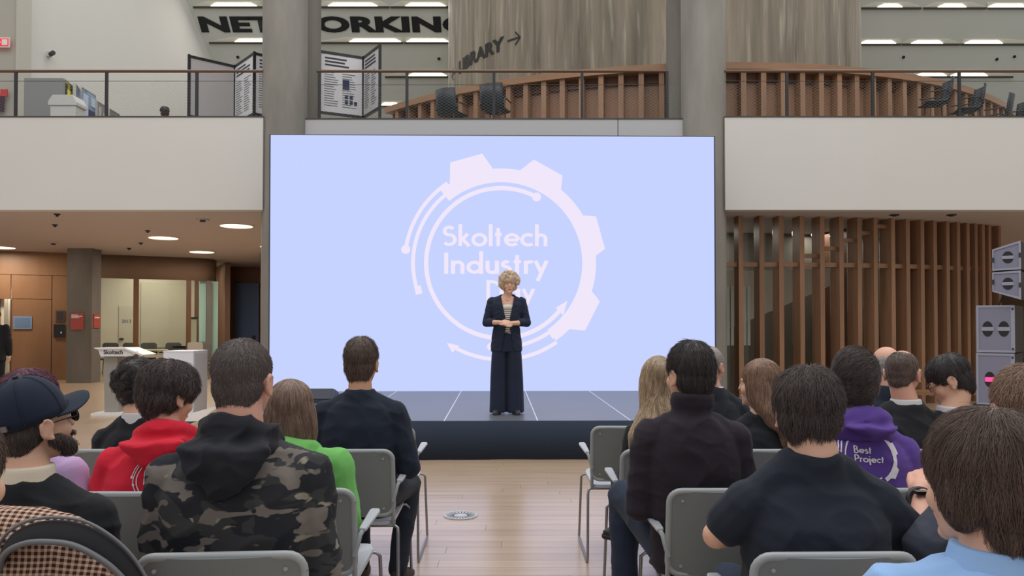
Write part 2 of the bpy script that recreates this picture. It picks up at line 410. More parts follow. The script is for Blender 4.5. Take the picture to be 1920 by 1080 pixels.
# railing on the balcony: handrail, posts, net
rl = thing('balcony_railing', 'long brown balcony handrail on thin dark posts with steel net infill', 'railing')
hz = P(960, 133.5, 13.1).z
for x0, x1, yy in ((-23, PX(491, 13.1), 13.1), (PX(592, 13.3), PX(1254, 13.3), 13.3), (PX(1361, 13.1), 23, 13.1)): obj('handrail', MB().tube([(x0, yy, hz+(yy-13.1)*.33), (x1, yy, hz+(yy-13.1)*.33)], .026, 10), railm, rl, smooth=50)
for px in (-145, 25, 196, 366, 597, 762, 926, 1092, 1252, 1478, 1640, 1803, 1968):
    yy = 13.3 if 570 < px < 1300 else 13.1; x = PX(px, yy); obj('post', MB().box(x-.024, x+.024, yy-.015, yy+.015, zt0+(.05 if yy > 13.2 else .02), hz+(yy-13.1)*.33), dgrey, rl)
for x0, x1, yy in ((-23, PX(491, 13.1), 13.1), (PX(592, 13.3), PX(1254, 13.3), 13.3), (PX(1361, 13.1), 23, 13.1)): obj('top_wire', MB().tube([(x0, yy, hz-.17), (x1, yy, hz-.17)], .004, 5), dgrey, rl)
net = MB(); x0, x1 = -11.5, 11.5; zb, ztn = zt0+.02, hz-.17; cw, chh = .085, .05; nr = int((ztn-zb)/chh)
ncol = int((x1-x0)/cw)
for j in range(nr):
    for s in (0, 1):
        pts = []
        for i in range(ncol+1):
            up = ((i+s) % 2); z = zb+(j+ (up if True else 0))*chh
            pts.append((x0+i*cw, z))
        n = len(pts); w = .0010
        yn = lambda q: 13.3 if PX(575, 13.2) < q < PX(1280, 13.2) else 13.1
        v = [(px_, yn(px_), z+w) for px_, z in pts]+[(px_, yn(px_), z-w) for px_, z in pts]
        net.add(v, [(i, i+1, n+i+1, n+i) for i in range(n-1) if yn(pts[i][0]) == yn(pts[i+1][0])])
o = obj('steel_net', net, M('steel_wire', (138, 138, 138), .5, .2), rl); o['kind'] = 'stuff'

# things standing on the upper floor -----------------------------------------------------
fr = M('black_frame', (24, 25, 28), .45); paper = M('poster_paper', (216, 216, 220), .7); gb = M('grey_board', (176, 172, 172), .7)
inkt = M('grey_print', (110, 114, 124), .8); navy = M('navy_print', (44, 52, 84), .7)
def poster_panel(pa, pb, zt, zb, label, face, texts=True, seed=0):
    a = Vector((pa[0], pa[1], 0)); d = Vector((pb[0]-pa[0], pb[1]-pa[1], 0)); ln = d.length
    t = thing('poster_stand', label, 'poster', (a.x, a.y, FZ), math.atan2(d.y, d.x), group='poster boards on the balcony')
    h1, h0 = zt-FZ, zb-FZ
    obj('board', MB().box(.03, ln-.03, -.008, .008, h0, h1), face, t)
    for x in (0, ln): obj('frame_post', MB().box(x-.022, x+.022, -.022, .022, 0, h1+.03), fr, t)
    obj('frame_rail', MB().box(0, ln, -.018, .018, h1-.03, h1+.02), fr, t)
    obj('frame_rail', MB().box(0, ln, -.018, .018, h0-.03, h0+.02), fr, t)
    if texts:
        rg = random.Random(seed); m1 = MB(); m2 = MB(); yb = -.011
        for k in range(3):
            z = h1-.12-k*.065; m2.box(.1, .1+(ln-.2)*(.55+.4*rg.random()), yb, yb+.002, z, z+.032)
        for cx in (0, 1):
            for k in range(15):
                z = h1-.38-k*.045
                if z < h0+.08: break
                xs = .09+cx*(ln-.16)/2; m1.box(xs, xs+(ln-.3)/2*(.6+.4*rg.random()), yb, yb+.002, z, z+.014)
        obj('print', m2, M('title_print', (64, 66, 76), .8), t); q = obj('print', m1, inkt, t)
    return t
zt_ = 6.6; zbp = 5.45
pts = [(PX(351, 14.73), 14.73), (PX(438, 15.33), 15.33), (PX(474, 14.58), 14.58), (PX(540, 15.05), 15.05), (PX(597, 14.47), 14.47), (PX(680, 14.84), 14.84), (PX(711, 14.17), 14.17)]
pl_ = ['blank grey poster board, leftmost of the folding row', 'white text poster facing right, just left of the left pillar', 'white text poster partly behind the left pillar', 'white text poster hidden behind the left pillar', 'white poster with navy pictures right of the left pillar', 'narrow white text poster at the right end of the row']
for i in (0, 1, 2, 4, 5):
    t = poster_panel(pts[i], pts[i+1], zt_, zbp, pl_[i], gb if i == 0 else paper, i > 0, i)
    if i == 4:
        pic = MB(); ln = math.hypot(pts[5][0]-pts[4][0], pts[5][1]-pts[4][1])
        for (x, z, w, h) in ((.52, .62, .15, .17), (.57, .46, .07, .07), (.68, .46, .07, .07), (.57, .37, .07, .07), (.68, .37, .07, .07), (.78, .36, .07, .07)):
            pic.box(x*ln, (x+w)*ln, -.015, -.012, zbp-FZ+z*1.1-.2, zbp-FZ+(z+h)*1.1-.2)
        obj('picture', pic, navy, t)
# cabinet, bin, display row
cb = P(45, 146, 15); ce = P(117, 146, 15)
t = thing('vending_machine', 'tall plain grey cabinet beside the bin behind the railing', 'cabinet', (cb.x, 15, FZ))
obj('body', MB().box(0, ce.x-cb.x, 0, .1, .06, cb.z-FZ), M('cabinet_grey', (132, 134, 134), .5), t, bevel=.006)
obj('plinth', MB().box(.03, ce.x-cb.x-.03, .03, .09, 0, .06), blackm, t)
bw = P(93, 178, 14.5); be = P(143, 178, 14.5); w = be.x-bw.x; hh = bw.z-FZ
t = thing('litter_bin', 'pale grey litter bin with a hooded lid behind the railing', 'bin', (bw.x, 14.5, FZ))
binm = M('bin_plastic', (196, 196, 194), .5)
obj('body', MB().prism([(.03, .0, .0), (w-.03, 0, 0), (w-.01, 0, hh-.2), (.01, 0, hh-.2)], (0, .34, 0)), binm, t, bevel=.01)
obj('lid', MB().prism([(-.02, -.02, hh-.2), (w+.02, -.02, hh-.2), (w+.02, -.02, hh-.14), (w-.06, -.02, hh), (.06, -.02, hh), (-.02, -.02, hh-.12)], (0, .38, 0)), binm, t, bevel=.01)
def picmat(name, c1, c2, sc, dist=2.0):
    m = M(name, c1, .5, var=1, vscale=(sc, sc, sc), col2=c2); return m
rows = [('yellow and black display board next to the grey cabinet', (236, 220, 70), (46, 52, 34), 15.56, .55, 148), ('dark blue narrow display board behind the yellow one', (40, 56, 92), (120, 140, 170), 15.9, .42, 0),
        ('large blue photo display board in the middle of the row', (52, 78, 132), (170, 190, 214), 16.3, .6, 0), ('grey patterned display board, last but one of the row', (96, 96, 94), (150, 150, 146), 16.95, .5, 0), ('grey display board with a round emblem at the row end', (98, 98, 96), (120, 120, 118), 17.55, .5, 0)]
for i, (lab, c1, c2, y0, ln, _) in enumerate(rows):
    px0 = (121, 142, 153, 182, 205)[i]; px1 = (139, 150, 179, 202, 224)[i]; top = (149, 158, 164, 190, 204)[i]
    a = P(px0, top, y0); y1 = y0+ln; b_ = P(px1, top, y1)
    t = thing('display_board', lab, 'display board', (a.x, a.y, FZ), math.atan2(b_.y-a.y, b_.x-a.x), group='display boards in a row behind the bin')
    L_ = math.hypot(b_.x-a.x, b_.y-a.y); h = a.z-FZ
    obj('panel', MB().box(0, L_, 0, .04, .05, h), picmat('display_print_%s' % ('yellow', 'navy', 'blue', 'grey', 'emblem')[i], c1, c2, 3.0), t)
    obj('border', MB().box(-.02, 0, -.01, .05, 0, h+.02).box(L_, L_+.02, -.01, .05, 0, h+.02).box(0, L_, -.01, .05, h, h+.02), M('board_border', (190, 190, 188), .5), t)
    pics = ((('yellow', (246, 230, 80), (.25, .95, .45, .92)), ('black', (30, 32, 30), (0, .3, .3, .97)), ('black', (30, 32, 30), (.1, .9, .72, .78))), (('steel_blue', (120, 138, 168), (.2, .8, .55, .9)), ('black', (30, 32, 30), (.1, .9, .2, .4))), (('pale_sky', (188, 204, 226), (.1, .45, .35, .95)), ('deep_blue', (30, 44, 84), (.5, .95, .3, .8)), ('pale_sky', (188, 204, 226), (.7, .95, .85, .95))), (('pale_grey', (178, 178, 174), (.15, .35, .55, .95)), ('pale_grey', (178, 178, 174), (.55, .7, .5, .9))), ())[i]
    for nm, c, (u0, u1, w0_, w1_) in pics: obj('picture', MB().box(u0*L_, u1*L_, -.006-.001*len(nm), 0, h*w0_, h*w1_), M('print_'+nm, c, .6), t)
    if i == 4:
        mb = MB(); stroke_poly(mb, arc(L_/2, h-.42, .15, 0, 360, 20), .03); m = mb.mesh('e'); v = verts(m); setverts(m, np.stack([v[:, 0], np.full(len(v), -.004), v[:, 1]], 1)); obj('emblem', m, M('emblem_pale', (190, 190, 186), .6), t)
# wall camera, signs
t = thing('wall_camera', 'small dark camera fixed on the upper left white wall', 'camera', PPL(90, 102, Lp, (7.5, -1.51, 0)))
obj('bracket', MB().box(-.02, .06, -.05, .05, -.06, .06), M('camera_white', (205, 205, 200), .5), t); obj('housing', MB().tube([(.06, 0, 0), (.2, -.12, 0)], .055, 12), dgrey, t)
def sign(name, label, px0, py0, px1, py1, Y, c, glyph=None, gm=None, emit=0, th=.03):
    a, b_ = P(px0, py1, Y), P(px1, py0, Y); t = thing(name, label, 'sign', (a.x, Y, a.z)); w, h = b_.x-a.x, b_.z-a.z
    obj('plate', MB().box(0, w, -th, 0, 0, h), c, t)
    if glyph: glyph(t, w, h, gm)
    return t
redm = M('exit_red', (226, 46, 66), .5, emit=.55); wm = M('sign_white', (235, 235, 232), .6)
def g_exit(t, w, h, gm):
    obj('border', MB().box(-.03, w+.03, -.02, 0, -.03, h+.03), M('sign_border', (225, 210, 208), .6), t)
    mb = MB(); mb.box(w*.62, w*.95, -.034, -.031, h*.12, h*.88); obj('pictogram', mb, gm, t)
    mb = MB(); mb.box(w*.15, w*.5, -.034, -.031, h*.45, h*.56); mb.prism([(w*.42, -.034, h*.25), (w*.58, -.034, h*.5), (w*.42, -.034, h*.75)], (0, .003, 0)); obj('arrow', mb, gm, t)
sign('exit_sign', 'lit red exit sign high on the wall at the upper left', -14, 73, 17, 87, 17.5, redm, g_exit, wm)
sign('fire_sign', 'small red fire sign behind the railing at the far left', 2, 168, 15, 181, 17.5, M('sign_red', (196, 60, 62), .6), None)
t = thing('wall_picture', 'dark plum picture on the wall behind the railing, far left', 'picture', P(-14, 210, 17.5)); w = PX(8, 17.5)-PX(-14, 17.5)
obj('frame', MB().box(0, w, -.02, 0, 0, .4), M('plum_print', (62, 40, 50), .6), t)

# stools and loungers by the balustrade
def shell_chair(px, py, Y, rz, lab):
    c = P(px, py, Y)
    t = thing('lounge_chair', lab, 'chair', (c.x, Y, FZ), rz, group='dark chairs beside the curved balustrade')
    m = M('dark_blue_shell', (36, 43, 52), .5); hz_ = c.z-FZ
    mb = MB(); n = 8
    sz = hz_-.46; prof = [(-.24, sz+.01), (-.1, sz), (.1, sz), (.2, sz+.05), (.24, sz+.25), (.27, hz_)]
    v = []; f = []
    for i, (yy, zz) in enumerate(prof):
        ww = .23 if i < 4 else .22
        for k in range(n+1):
            s = k/n*2-1; v.append((s*ww, yy-.08*(s*s)*(i >= 3), zz+.03*s*s*(i < 4)))
    for i in range(len(prof)-1):
        for k in range(n): f.append((i*(n+1)+k, i*(n+1)+k+1, (i+1)*(n+1)+k+1, (i+1)*(n+1)+k))
    mb.add(v, f); o = obj('shell', mb, m, t, smooth=60); md = o.modifiers.new('s', 'SOLIDIFY'); md.thickness = .025
    for sx in (-1, 1):
        for sy in (-.2, .2): obj('leg', MB().tube([(sx*.15, sy*.7, sz), (sx*.22, sy, 0)], .012, 6), dgrey, t)
        obj('armrest', MB().tube([(sx*.23, .18, sz+.08), (sx*.25, .1, sz+.2), (sx*.25, -.2, sz+.18)], .014, 6), blackm, t)
for px, py, Y, rz, lab in ((928, 163, 14.6, R(160), 'dark blue shell chair left of the balcony post under LIBRARY'), (846, 172, 14.9, R(150), 'dark blue shell chair at the low left end of the balustrade'), (1755, 150, 14.2, R(-100), 'dark shell chair, leftmost of three on the right balcony'), (1815, 163, 14.35, R(-100), 'dark shell chair beside the rightmost balcony post'), (1868, 182, 14.3, R(-120), 'black chair at the low right end of the balustrade'), (1897, 190, 15.05, R(-100), 'black chair nearest the right picture edge on the balcony')):
    shell_chair(px, py, Y, rz, lab)

# ============================================================ UNDER THE BALCONY, LEFT
warm = (1, .87, .72)
a_ = Vector((PX(0, 20), 20, 0)); b_ = Vector((PX(371, 22.2), 22.2, 0)); dirw = (b_-a_).normalized(); nrm = Vector((dirw.y, -dirw.x, 0))
angw = math.atan2(dirw.y, dirw.x)
def WP(px):                                         # wall coordinate of a pixel column
    p = PPL(px, 600, a_, nrm); return (p-a_).dot(dirw)
def WZ(px, py): return PPL(px, py, a_, nrm).z
wl = empty('wall_left', a_, angw); wl['kind'] = 'structure'
s188, s410, s0 = WP(186), WP(408), WP(-400)
wh = WZ(186, 521)
wl_parts = [(s0, WP(-2), 0, zb0), (WP(20), WP(97), 0, WZ(60, 561)), (WP(97), s188, 0, WZ(60, 516)), (WP(20), WP(97), WZ(60, 561), WZ(60, 516)), (WP(-2), s188, WZ(60, 516), zb0), (WP(-2), WP(20), WZ(10, 561), WZ(60, 516))]
for x0, x1, z0, z1 in wl_parts: obj('wood_panel', MB().box(x0+.008, x1-.008, 0, .12, z0+.008, z1-.004), woodw, wl)
obj('backing', MB().box(s0, WP(-2), .12, .16, 0, zb0).box(WP(20), s188, .12, .16, 0, zb0), woodd, wl)
band = M('brown_fascia', (132, 108, 90), .7, var=.4, vscale=(1, 1, 1), col2=(120, 96, 78))
# fascia with a rounded right end
mb = MB(); prof = [(s188, 0), (WP(371), 0), (WP(388), .08), (WP(402), .3), (WP(411), .75), (WP(411)+.02, 1.6)]
n = len(prof); v = [(x, yy, wh) for x, yy in prof]+[(x, yy, zb0) for x, yy in prof]
mb.add(v, [(i, i+1, n+i+1, n+i) for i in range(n-1)]); o = obj('fascia', mb, band, wl, smooth=60); md = o.modifiers.new('s', 'SOLIDIFY'); md.thickness = .1
gl = bpy.data.materials.new('clear_glass'); gl.use_nodes = True; nt = gl.node_tree; nt.nodes.clear()
oo = nt.nodes.new('ShaderNodeOutputMaterial'); ms = nt.nodes.new('ShaderNodeMixShader'); tr = nt.nodes.new('ShaderNodeBsdfTransparent'); gs = nt.nodes.new('ShaderNodeBsdfGlossy'); fz = nt.nodes.new('ShaderNodeFresnel')
gs.inputs['Roughness'].default_value = .02; tr.inputs[0].default_value = (.95, .97, .96, 1); fz.inputs[0].default_value = 1.3
nt.links.new(fz.outputs[0], ms.inputs[0]); nt.links.new(tr.outputs[0], ms.inputs[1]); nt.links.new(gs.outputs[0], ms.inputs[2]); nt.links.new(ms.outputs[0], oo.inputs[0])
win = empty('window_1', a_, angw); win['kind'] = 'structure'
edges = [186, 252, 353, 386, 411]
for i in range(len(edges)-1): obj('pane', MB().box(WP(edges[i])+.03, WP(edges[i+1])-.03, .04, .055, .05, wh), gl, win)
for px, w in ((255, 9), (354, 8)): obj('mullion', MB().box(WP(px)-w/2/FPX*22, WP(px)+w/2/FPX*22, 0, .16, 0, wh), wood('mullion_wood', (112, 76, 46), (90, 58, 34), (3, 3, .5)), win)
obj('mullion', MB().box(WP(393)-.08, WP(393)+.06, 0, .25, 0, wh), concd, win)
tealm = M('pale_teal_glass_edge', (186, 222, 212), .3)
for px in (382, 405): obj('glass_edge', MB().box(WP(px)-.09, WP(px)+.09, .3, .42, 0, wh), tealm, win)
# room behind the glass
cream = M('cream_wall', (222, 214, 194), .8)
def WV(s, d, z=0): return a_+dirw*s-nrm*d+Vector((0, 0, z))   # along, behind the wall
rb_ = empty('wall_meeting_room', a_, angw); rb_['kind'] = 'structure'
obj('back_wall', MB().box(s188-2.2, s410+.5, 3.6, 3.75, 0, zb0), cream, rb_)
obj('side_wall', MB().box(s410+.35, s410+.5, 1.2, 3.6, 0, zb0), wood('brown_wall_panel', (128, 94, 76), (104, 76, 60), (1, 1, .5)), rb_)
obj('side_wall', MB().box(s188-2.3, s188-2.2, .2, 3.6, 0, zb0), cream, rb_)
dr = empty('door_1', a_, angw); dr['kind'] = 'structure'
def BP(px): p = PPL(px, 600, a_-nrm*3.58, nrm); return (p-a_).dot(dirw)
def BZ(px, py): return PPL(px, py, a_-nrm*3.58, nrm).z
obj('door_leaf', MB().box(BP(223), BP(262), 3.56, 3.6, 0, BZ(240, 573)), M('cream_door', (214, 206, 186), .6), dr)
obj('door_handle', MB().box(BP(224), BP(232), 3.5, 3.56, 1.0, 1.05), dgrey, dr)
m = text_mesh('2013', bold=.01); v = verts(m); s = (BP(246)-BP(228))/(v[:, 0].max()-v[:, 0].min()); setverts(m, np.stack([BP(228)+(v[:, 0]-v[:, 0].min())*s, np.full(len(v), 3.55), BZ(235, 605)+v[:, 1]*s], 1)); obj('door_number', m, inkt, dr)
t = thing('whiteboard', 'tall cream display board on the meeting room back wall', 'board', WV(0, 0), angw)
obj('surface', MB().box(BP(264), BP(352), 3.52, 3.57, .75, BZ(300, 530)), M('board_cream', (206, 200, 178), .4), t); obj('rim', MB().box(BP(264), BP(352), 3.5, 3.57, .71, .75), M('rim_grey', (150, 146, 134), .5), t)
t = thing('screen_panel', 'cream notice board with dark shelf right of the brown mullion', 'board', WV(0, 0), angw)
obj('surface', MB().box(WP(361), WP(376), 1.1, 1.15, .3, WZ(368, 597)), cream, t); obj('shelf', MB().box(WP(360), WP(378), 1.05, 1.15, WZ(368, 597), WZ(368, 594)), blackm, t)
area('meeting_room_lamp', WV((s188+s410)/2, 1.8, zb0-.06), 2.4, 62, col=(1, .93, .78))
# door with bright room at the far left, signs
dl = empty('door_2', a_, angw); dl['kind'] = 'structure'
obj('lit_panel', MB().box(WP(-40), WP(24), 1.1, 1.14, .0, WZ(10, 540)), M('bright_white_wall', (236, 230, 214), .8), dl)
obj('door_frame', MB().box(WP(-2)-.02, WP(-2)+.02, -.02, .14, 0, WZ(10, 561)).box(WP(19), WP(20)+.02, -.02, .14, 0, WZ(10, 561)), woodd, dl)
obj('door_handle', MB().box(WP(21), WP(24), -.06, 0, WZ(22, 650), WZ(22, 644)), M('steel', (150, 150, 150), .3, 1), dl)
area('doorway_lamp', WV(WP(5), .6, 2.5), .6, 14, col=(1, .95, .85))
t = thing('door_sign', 'blue plate sign with a lighter border on the wooden wall', 'sign', a_, angw)
obj('plate', MB().box(WP(25), WP(60), -.03, 0, WZ(42, 617), WZ(42, 593)), M('sign_blue', (116, 140, 172), .6), t); obj('inset', MB().box(WP(28), WP(57), -.034, -.03, WZ(42, 614), WZ(42, 596)), M('sign_blue_dark', (96, 118, 152), .6), t)
t = thing('wall_panel_screen', 'brown square room panel above the black intercom', 'panel', a_, angw)
obj('frame', MB().box(WP(104), WP(121), -.03, 0, WZ(112, 603), WZ(112, 582)), M('panel_frame', (92, 74, 64), .5), t); obj('screen', MB().box(WP(106), WP(119), -.035, -.03, WZ(112, 601), WZ(112, 584)), M('panel_dark', (58, 44, 42), .3), t)
t = thing('intercom', 'black intercom box on the wooden wall beside the pillar', 'intercom', a_, angw)
obj('box', MB().box(WP(101), WP(122), -.06, 0, WZ(112, 632), WZ(112, 608)), blackm, t); obj('light', MB().box(WP(114), WP(116), -.064, -.06, WZ(112, 625), WZ(112, 622)), M('indicator', (170, 190, 220), .4, emit=.5), t)
rs = M('poster_red', (170, 78, 70), .6)
def g_lines(t, w, h, gm):
    mb = MB()
    for k, (f, ln) in enumerate(((.86, .5), (.78, .85), (.7, .6))): mb.box(w*.08, w*(.08+ln), -.034, -.031, h*f, h*(f+.045))
    obj('print', mb, gm, t)
sign('poster', 'red notice with white lines on the front of the left pillar', 133, 587, 157.5, 618, 19.38, rs, g_lines, wm)
pf = (Vector((pr.x, 19.4, 0)), Vector((PX(189, 19.9), 19.9, 0)))
t = thing('poster', 'red notice on the angled right face of the left pillar', 'sign', pf[0], math.atan2(pf[1].y-pf[0].y, pf[1].x-pf[0].x))
L_ = (pf[1]-pf[0]).length; za, zb_ = P(180, 615, 19.6).z, P(180, 589, 19.6).z
obj('plate', MB().box(L_*.12, L_*.8, -.03, 0, za, zb_), rs, t); obj('print', MB().box(L_*.2, L_*.7, -.034, -.031, zb_-.1, zb_-.07), wm, t)
# beyond, right of the meeting room
wb = empty('wall_back', (0, 0, 0)); wb['kind'] = 'structure'
x0, x1 = PX(408, 25.5), PX(760, 25.5)
obj('brown_panel', MB().box(x0-1, x1, 25.5, 25.7, 0, zb0), wood('brown_wall_panel', (128, 94, 76), (104, 76, 60), (1, 1, .5)), wb)
d3 = empty('door_3', (PX(441, 25.3), 25.3, 0)); d3['kind'] = 'structure'; w = PX(485, 25.3)-PX(441, 25.3); hd = P(460, 531, 25.3).z
obj('door_leaf', MB().box(0, w, 0, .15, 0, hd), M('navy_door', (80, 100, 136), .5), d3); obj('door_handle', MB().box(w-.2, w-.1, -.05, 0, 1.0, 1.12), dgrey, d3)
wr = empty('wall_partition', (0, 0, 0)); wr['kind'] = 'structure'
obj('panel', MB().box(PX(488, 20.8), PX(488, 20.8)+.15, 20.8, 25.5, 0, zb0), woodd, wr)
# side closing walls
struct('wall_far_left', MB().box(-23.9, -23.7, 13.2, 34, 0, zb0), woodw)
struct('wall_rear', MB().box(-24, 24, 33.8, 34, 0, zb0), M('dim_grey_wall', (110, 104, 96), .8))

# round downlights
dlm = M('downlight_glow', (255, 238, 206), .4, emit=1.6)
for px, py, lab in ((443.5, 423, 'round glowing downlight nearest the left pillar of the screen'), (306.5, 445.5, 'round glowing downlight left of the middle in the soffit'), (378.5, 472, 'round glowing downlight deepest in, above the meeting room'), (2, 463.5, 'round glowing downlight at the far left picture edge'), (1985, 448, 'unseen downlight added right of the loudspeakers, beyond the slat wall'), (2120, 470, 'unseen downlight added farthest right under the balcony'), (512, 462, 'unseen downlight added behind the screen, over the blue door')):  # last three are unseen, added to brighten the right soffit and blue door
    c = PPL(px, py, (0, 0, zb0), (0, 0, 1))
    t = thing('downlight', lab, 'lamp', (c.x, c.y, zb0), group='round downlights under the balcony')
    obj('rim', MB().cyl((0, 0), .33, -.012, 0, 40), M('downlight_rim', (200, 190, 175), .5), t, smooth=40)
    obj('diffuser', MB().cyl((0, 0), .30, -.02, -.012, 40), dlm, t, smooth=40)
    area('downlight_lamp', (c.x, c.y, zb0-.06), .55, 62, col=warm)
for px, py, lab in ((107, 401, 'small dark sprinkler head nearest the balcony edge at left'), (103, 421, 'small dark sprinkler head behind the first at left'), (277, 432, 'dark sensor knob in the soffit before the second downlight'), (264, 455, 'dark sensor knob behind the second downlight'), (242, 465, 'dark sensor knob deepest in the soffit near the pillar'), (380, 411, 'round pale smoke detector left of the nearest downlight'), (100, 455, 'flat dark vent in the soffit above the wooden wall')):
    c = PPL(px, py, (0, 0, zb0), (0, 0, 1)); t = thing('soffit_fitting', lab, 'detector', (c.x, c.y, zb0))
    flat = 'pale' in lab or 'vent' in lab
    obj('base', MB().cyl((0, 0), .12 if flat else .05, -.02, 0, 16), sof if flat else dgrey, t); obj('sensor', MB().cyl((0, 0), .05 if flat else .022, -.05, -.02, 12), dgrey, t)

# meeting room furniture
def office_chair(px, Y, lab, z=.93):
    t = thing('office_chair', lab, 'chair', (PX(px, Y), Y, 0), 0, group='grey chairs in the meeting room'); m = M('office_grey', (98, 96, 94), .7)
    obj('backrest', MB().prism([(-.22, 0, .55), (.22, 0, .55), (.25, 0, .62), (.24, 0, z-.05), (.18, 0, z), (-.18, 0, z), (-.24, 0, z-.05), (-.25, 0, .62)], (0, .05, 0)), m, t, bevel=.015)
    obj('seat', MB().box(-.24, .24, -.45, 0, .42, .48), m, t, bevel=.02)
    for sx in (-1, 1):
        for sy in (-.4, 0): obj('leg', MB().tube([(sx*.2, sy, .42), (sx*.22, sy, 0)], .012, 6), dgrey, t)
        obj('armrest', MB().box(sx*.25-.02, sx*.25+.02, -.35, .02, .62, .65), dgrey, t)
for px, Y, lab in ((207, 23.3, 'grey chair behind the lectern, leftmost in the meeting room'), (245, 23.4, 'grey chair left of the first brown mullion'), (279, 23.5, 'grey chair in the middle of the meeting room window'), (325, 23.6, 'grey chair just left of the second brown mullion')): office_chair(px, Y, lab)
t = thing('long_table', 'long pale meeting table behind the glass', 'table', (PX(200, 22.6), 22.6, 0)); ln = PX(352, 22.6)-PX(200, 22.6)
obj('table_top', MB().box(0, ln, -.02, .66, .70, .74), M('table_pale', (206, 196, 172), .5), t)
for x in (.1, ln-.1): obj('leg', MB().box(x-.03, x+.03, .1, .5, 0, .7), dgrey, t)
t = thing('laptop', 'dark closed laptop on the long pale meeting table', 'laptop', (PX(332, 22.55), 22.55, .741)); obj('body', MB().box(-.25, .25, 0, .3, 0, .03), dgrey, t); obj('screen', MB().box(-.25, .25, .28, .3, .03, .1), blackm, t)
for k, (px, lab) in enumerate(((366, 'light grey folded chair leaning in the stack, left'), (381, 'dark grey stacked chair beside the teal glass edge'))):
    Y = 20.4+.62*k; t = thing('stacking_chair', lab, 'chair', (PX(px, Y), Y, 0), R(10*k)); m = M('stack_grey_%s' % ('light', 'dark')[k], ((170, 166, 158), (96, 94, 92))[k], .6)
    obj('backrest', MB().prism([(-.2, 0, .52), (.2, 0, .52), (.2, 0, .98), (.15, 0, 1.0), (-.15, 0, 1.0), (-.2, 0, .98)], (0, .04, 0)), m, t)
    for z in (.24, .36, .48): obj('seat', MB().box(-.22, .22, -.42, .02, z, z+.035), m, t)
    for sx in (-1, 1):
        for sy in (-.4, 0): obj('leg', MB().tube([(sx*.2, sy, .5), (sx*.24, sy, 0)], .012, 6), M('steel', (150, 150, 150), .3, 1), t)
# lectern and plinth
Y = 12.4; t = thing('lectern', 'white lectern with a sloping top lettered in black, left of the screen', 'lectern', (PX(190, Y), Y, 0), 0)
lm = M('lectern_white', (226, 224, 226), .4)
pc = lambda px, py: (PX(px, Y)-PX(190, Y), P(px, py, Y).z)
x0 = pc(189, 0)[0]; x1 = pc(268, 0)[0]; zt1 = pc(0, 652)[1]; zb1 = pc(0, 668)[1]
obj('desk_front', MB().prism([(x0, 0, zb1), (x1-.18, 0, zb1), (x1-.08, 0, (zb1+zt1)/2+.01), (x0-.05, 0, zt1)], (0, .04, 0)), lm, t)
obj('desk_top', MB().prism([(x0-.1, -.03, zt1), (x1-.27, -.03, zt1), (x1+.03, -.03, zt1-.11), (x1, -.03, zt1-.13), (x1-.28, -.03, zt1-.025), (x0-.05, -.03, zt1-.025)], (0, .45, 0)), lm, t)
obj('column', MB().prism([(x0+.02, .1, .03), (x0+.25, .1, .03), (x0+.22, .1, zb1), (x0, .1, zb1)], (0, .25, 0)), M('lectern_grey', (150, 146, 140), .5), t)
obj('base', MB().box(x0-.12, x0+.45, -.05, .42, 0, .035), lm, t)
m = text_mesh('Skoltech', bold=.02); v = verts(m); s = (pc(231, 0)[0]-pc(195, 0)[0])/(v[:, 0].max()-v[:, 0].min())
setverts(m, np.stack([pc(195, 0)[0]+(v[:, 0]-v[:, 0].min())*s, np.full(len(v), -.004), pc(0, 664)[1]+v[:, 1]*s*1.0], 1)); obj('lettering', m, inkm, t)
Y = 12.0; t = thing('plinth', 'white rectangular plinth between the lectern and the screen', 'plinth', (PX(307, Y), Y, 0)); w = PX(363, Y)-PX(307, Y); h = P(307, 658, Y).z
pm = M('plinth_white', (224, 226, 234), .5)
obj('body', MB().box(0, w, 0, .55, .0, h-.02), pm, t); obj('top', MB().box(-.004, w+.004, -.004, .554, h-.02, h), pm, t); obj('side_panel', MB().box(w, w+.01, .02, .53, .02, h-.04), M('plinth_side', (196, 194, 198), .5), t)

# ============================================================ UNDER THE BALCONY, RIGHT: curved slat wall
sw = empty('wall_right', CC); sw['kind'] = 'structure'
RS = 10.72
def slat_ang(px, r=RS):
    d = RAY(px, 600); a = d.x**2+d.y**2; bb = -(d.x*CC.x+d.y*CC.y); c = CC.x**2+CC.y**2-r*r
    t = (-bb-math.sqrt(max(0, bb*bb-a*c)))/a; return math.atan2(d.y*t-CC.y, d.x*t-CC.x)
SLX = [1350, 1390, 1429, 1466, 1505, 1543, 1579, 1613, 1643.5, 1676, 1704, 1731, 1755, 1779, 1799, 1817, 1832, 1846, 1858]
angs = [slat_ang(p) for p in SLX]
st_ = angs[-1]-angs[-2]
angs.append(angs[-1]+.03)
angs = [angs[0]-.035*k for k in range(12, 0, -1)]+angs
for a in angs: obj('slat', MB().box(RS-.30, RS, -.042, .042, 0, zb0, Matrix.Rotation(a, 4, 'Z')), slatm, sw)
z = P(1500, 497, 13.9).z
for i in range(len(angs)-1): obj('cross_rail', ring_band(RS-.16, RS-.08, z-.04, z+.04, angs[i]+.004, angs[i+1]-.004, 2), slatm, sw)
for k, (p0, p1, py) in enumerate(((1505, 1543, 480), (1543, 1579, 466), (1579, 1613, 450), (1613, 1643, 436), (1643, 1676, 422))):
    z = P(p0, py, 13.9).z; obj('cross_rail', ring_band(RS-.16, RS-.1, z-.035, z+.035, slat_ang(p0), slat_ang(p1), 2), slatm, sw)
aS = slat_ang(1690)
obj('inner_wall', ring_band(RS-.45, RS-.37, 0, zb0, aS, angs[-1]+.01, 60), wood('slat_backing', (104, 76, 56), (82, 58, 42), (5, 5, .5)), sw, smooth=30)
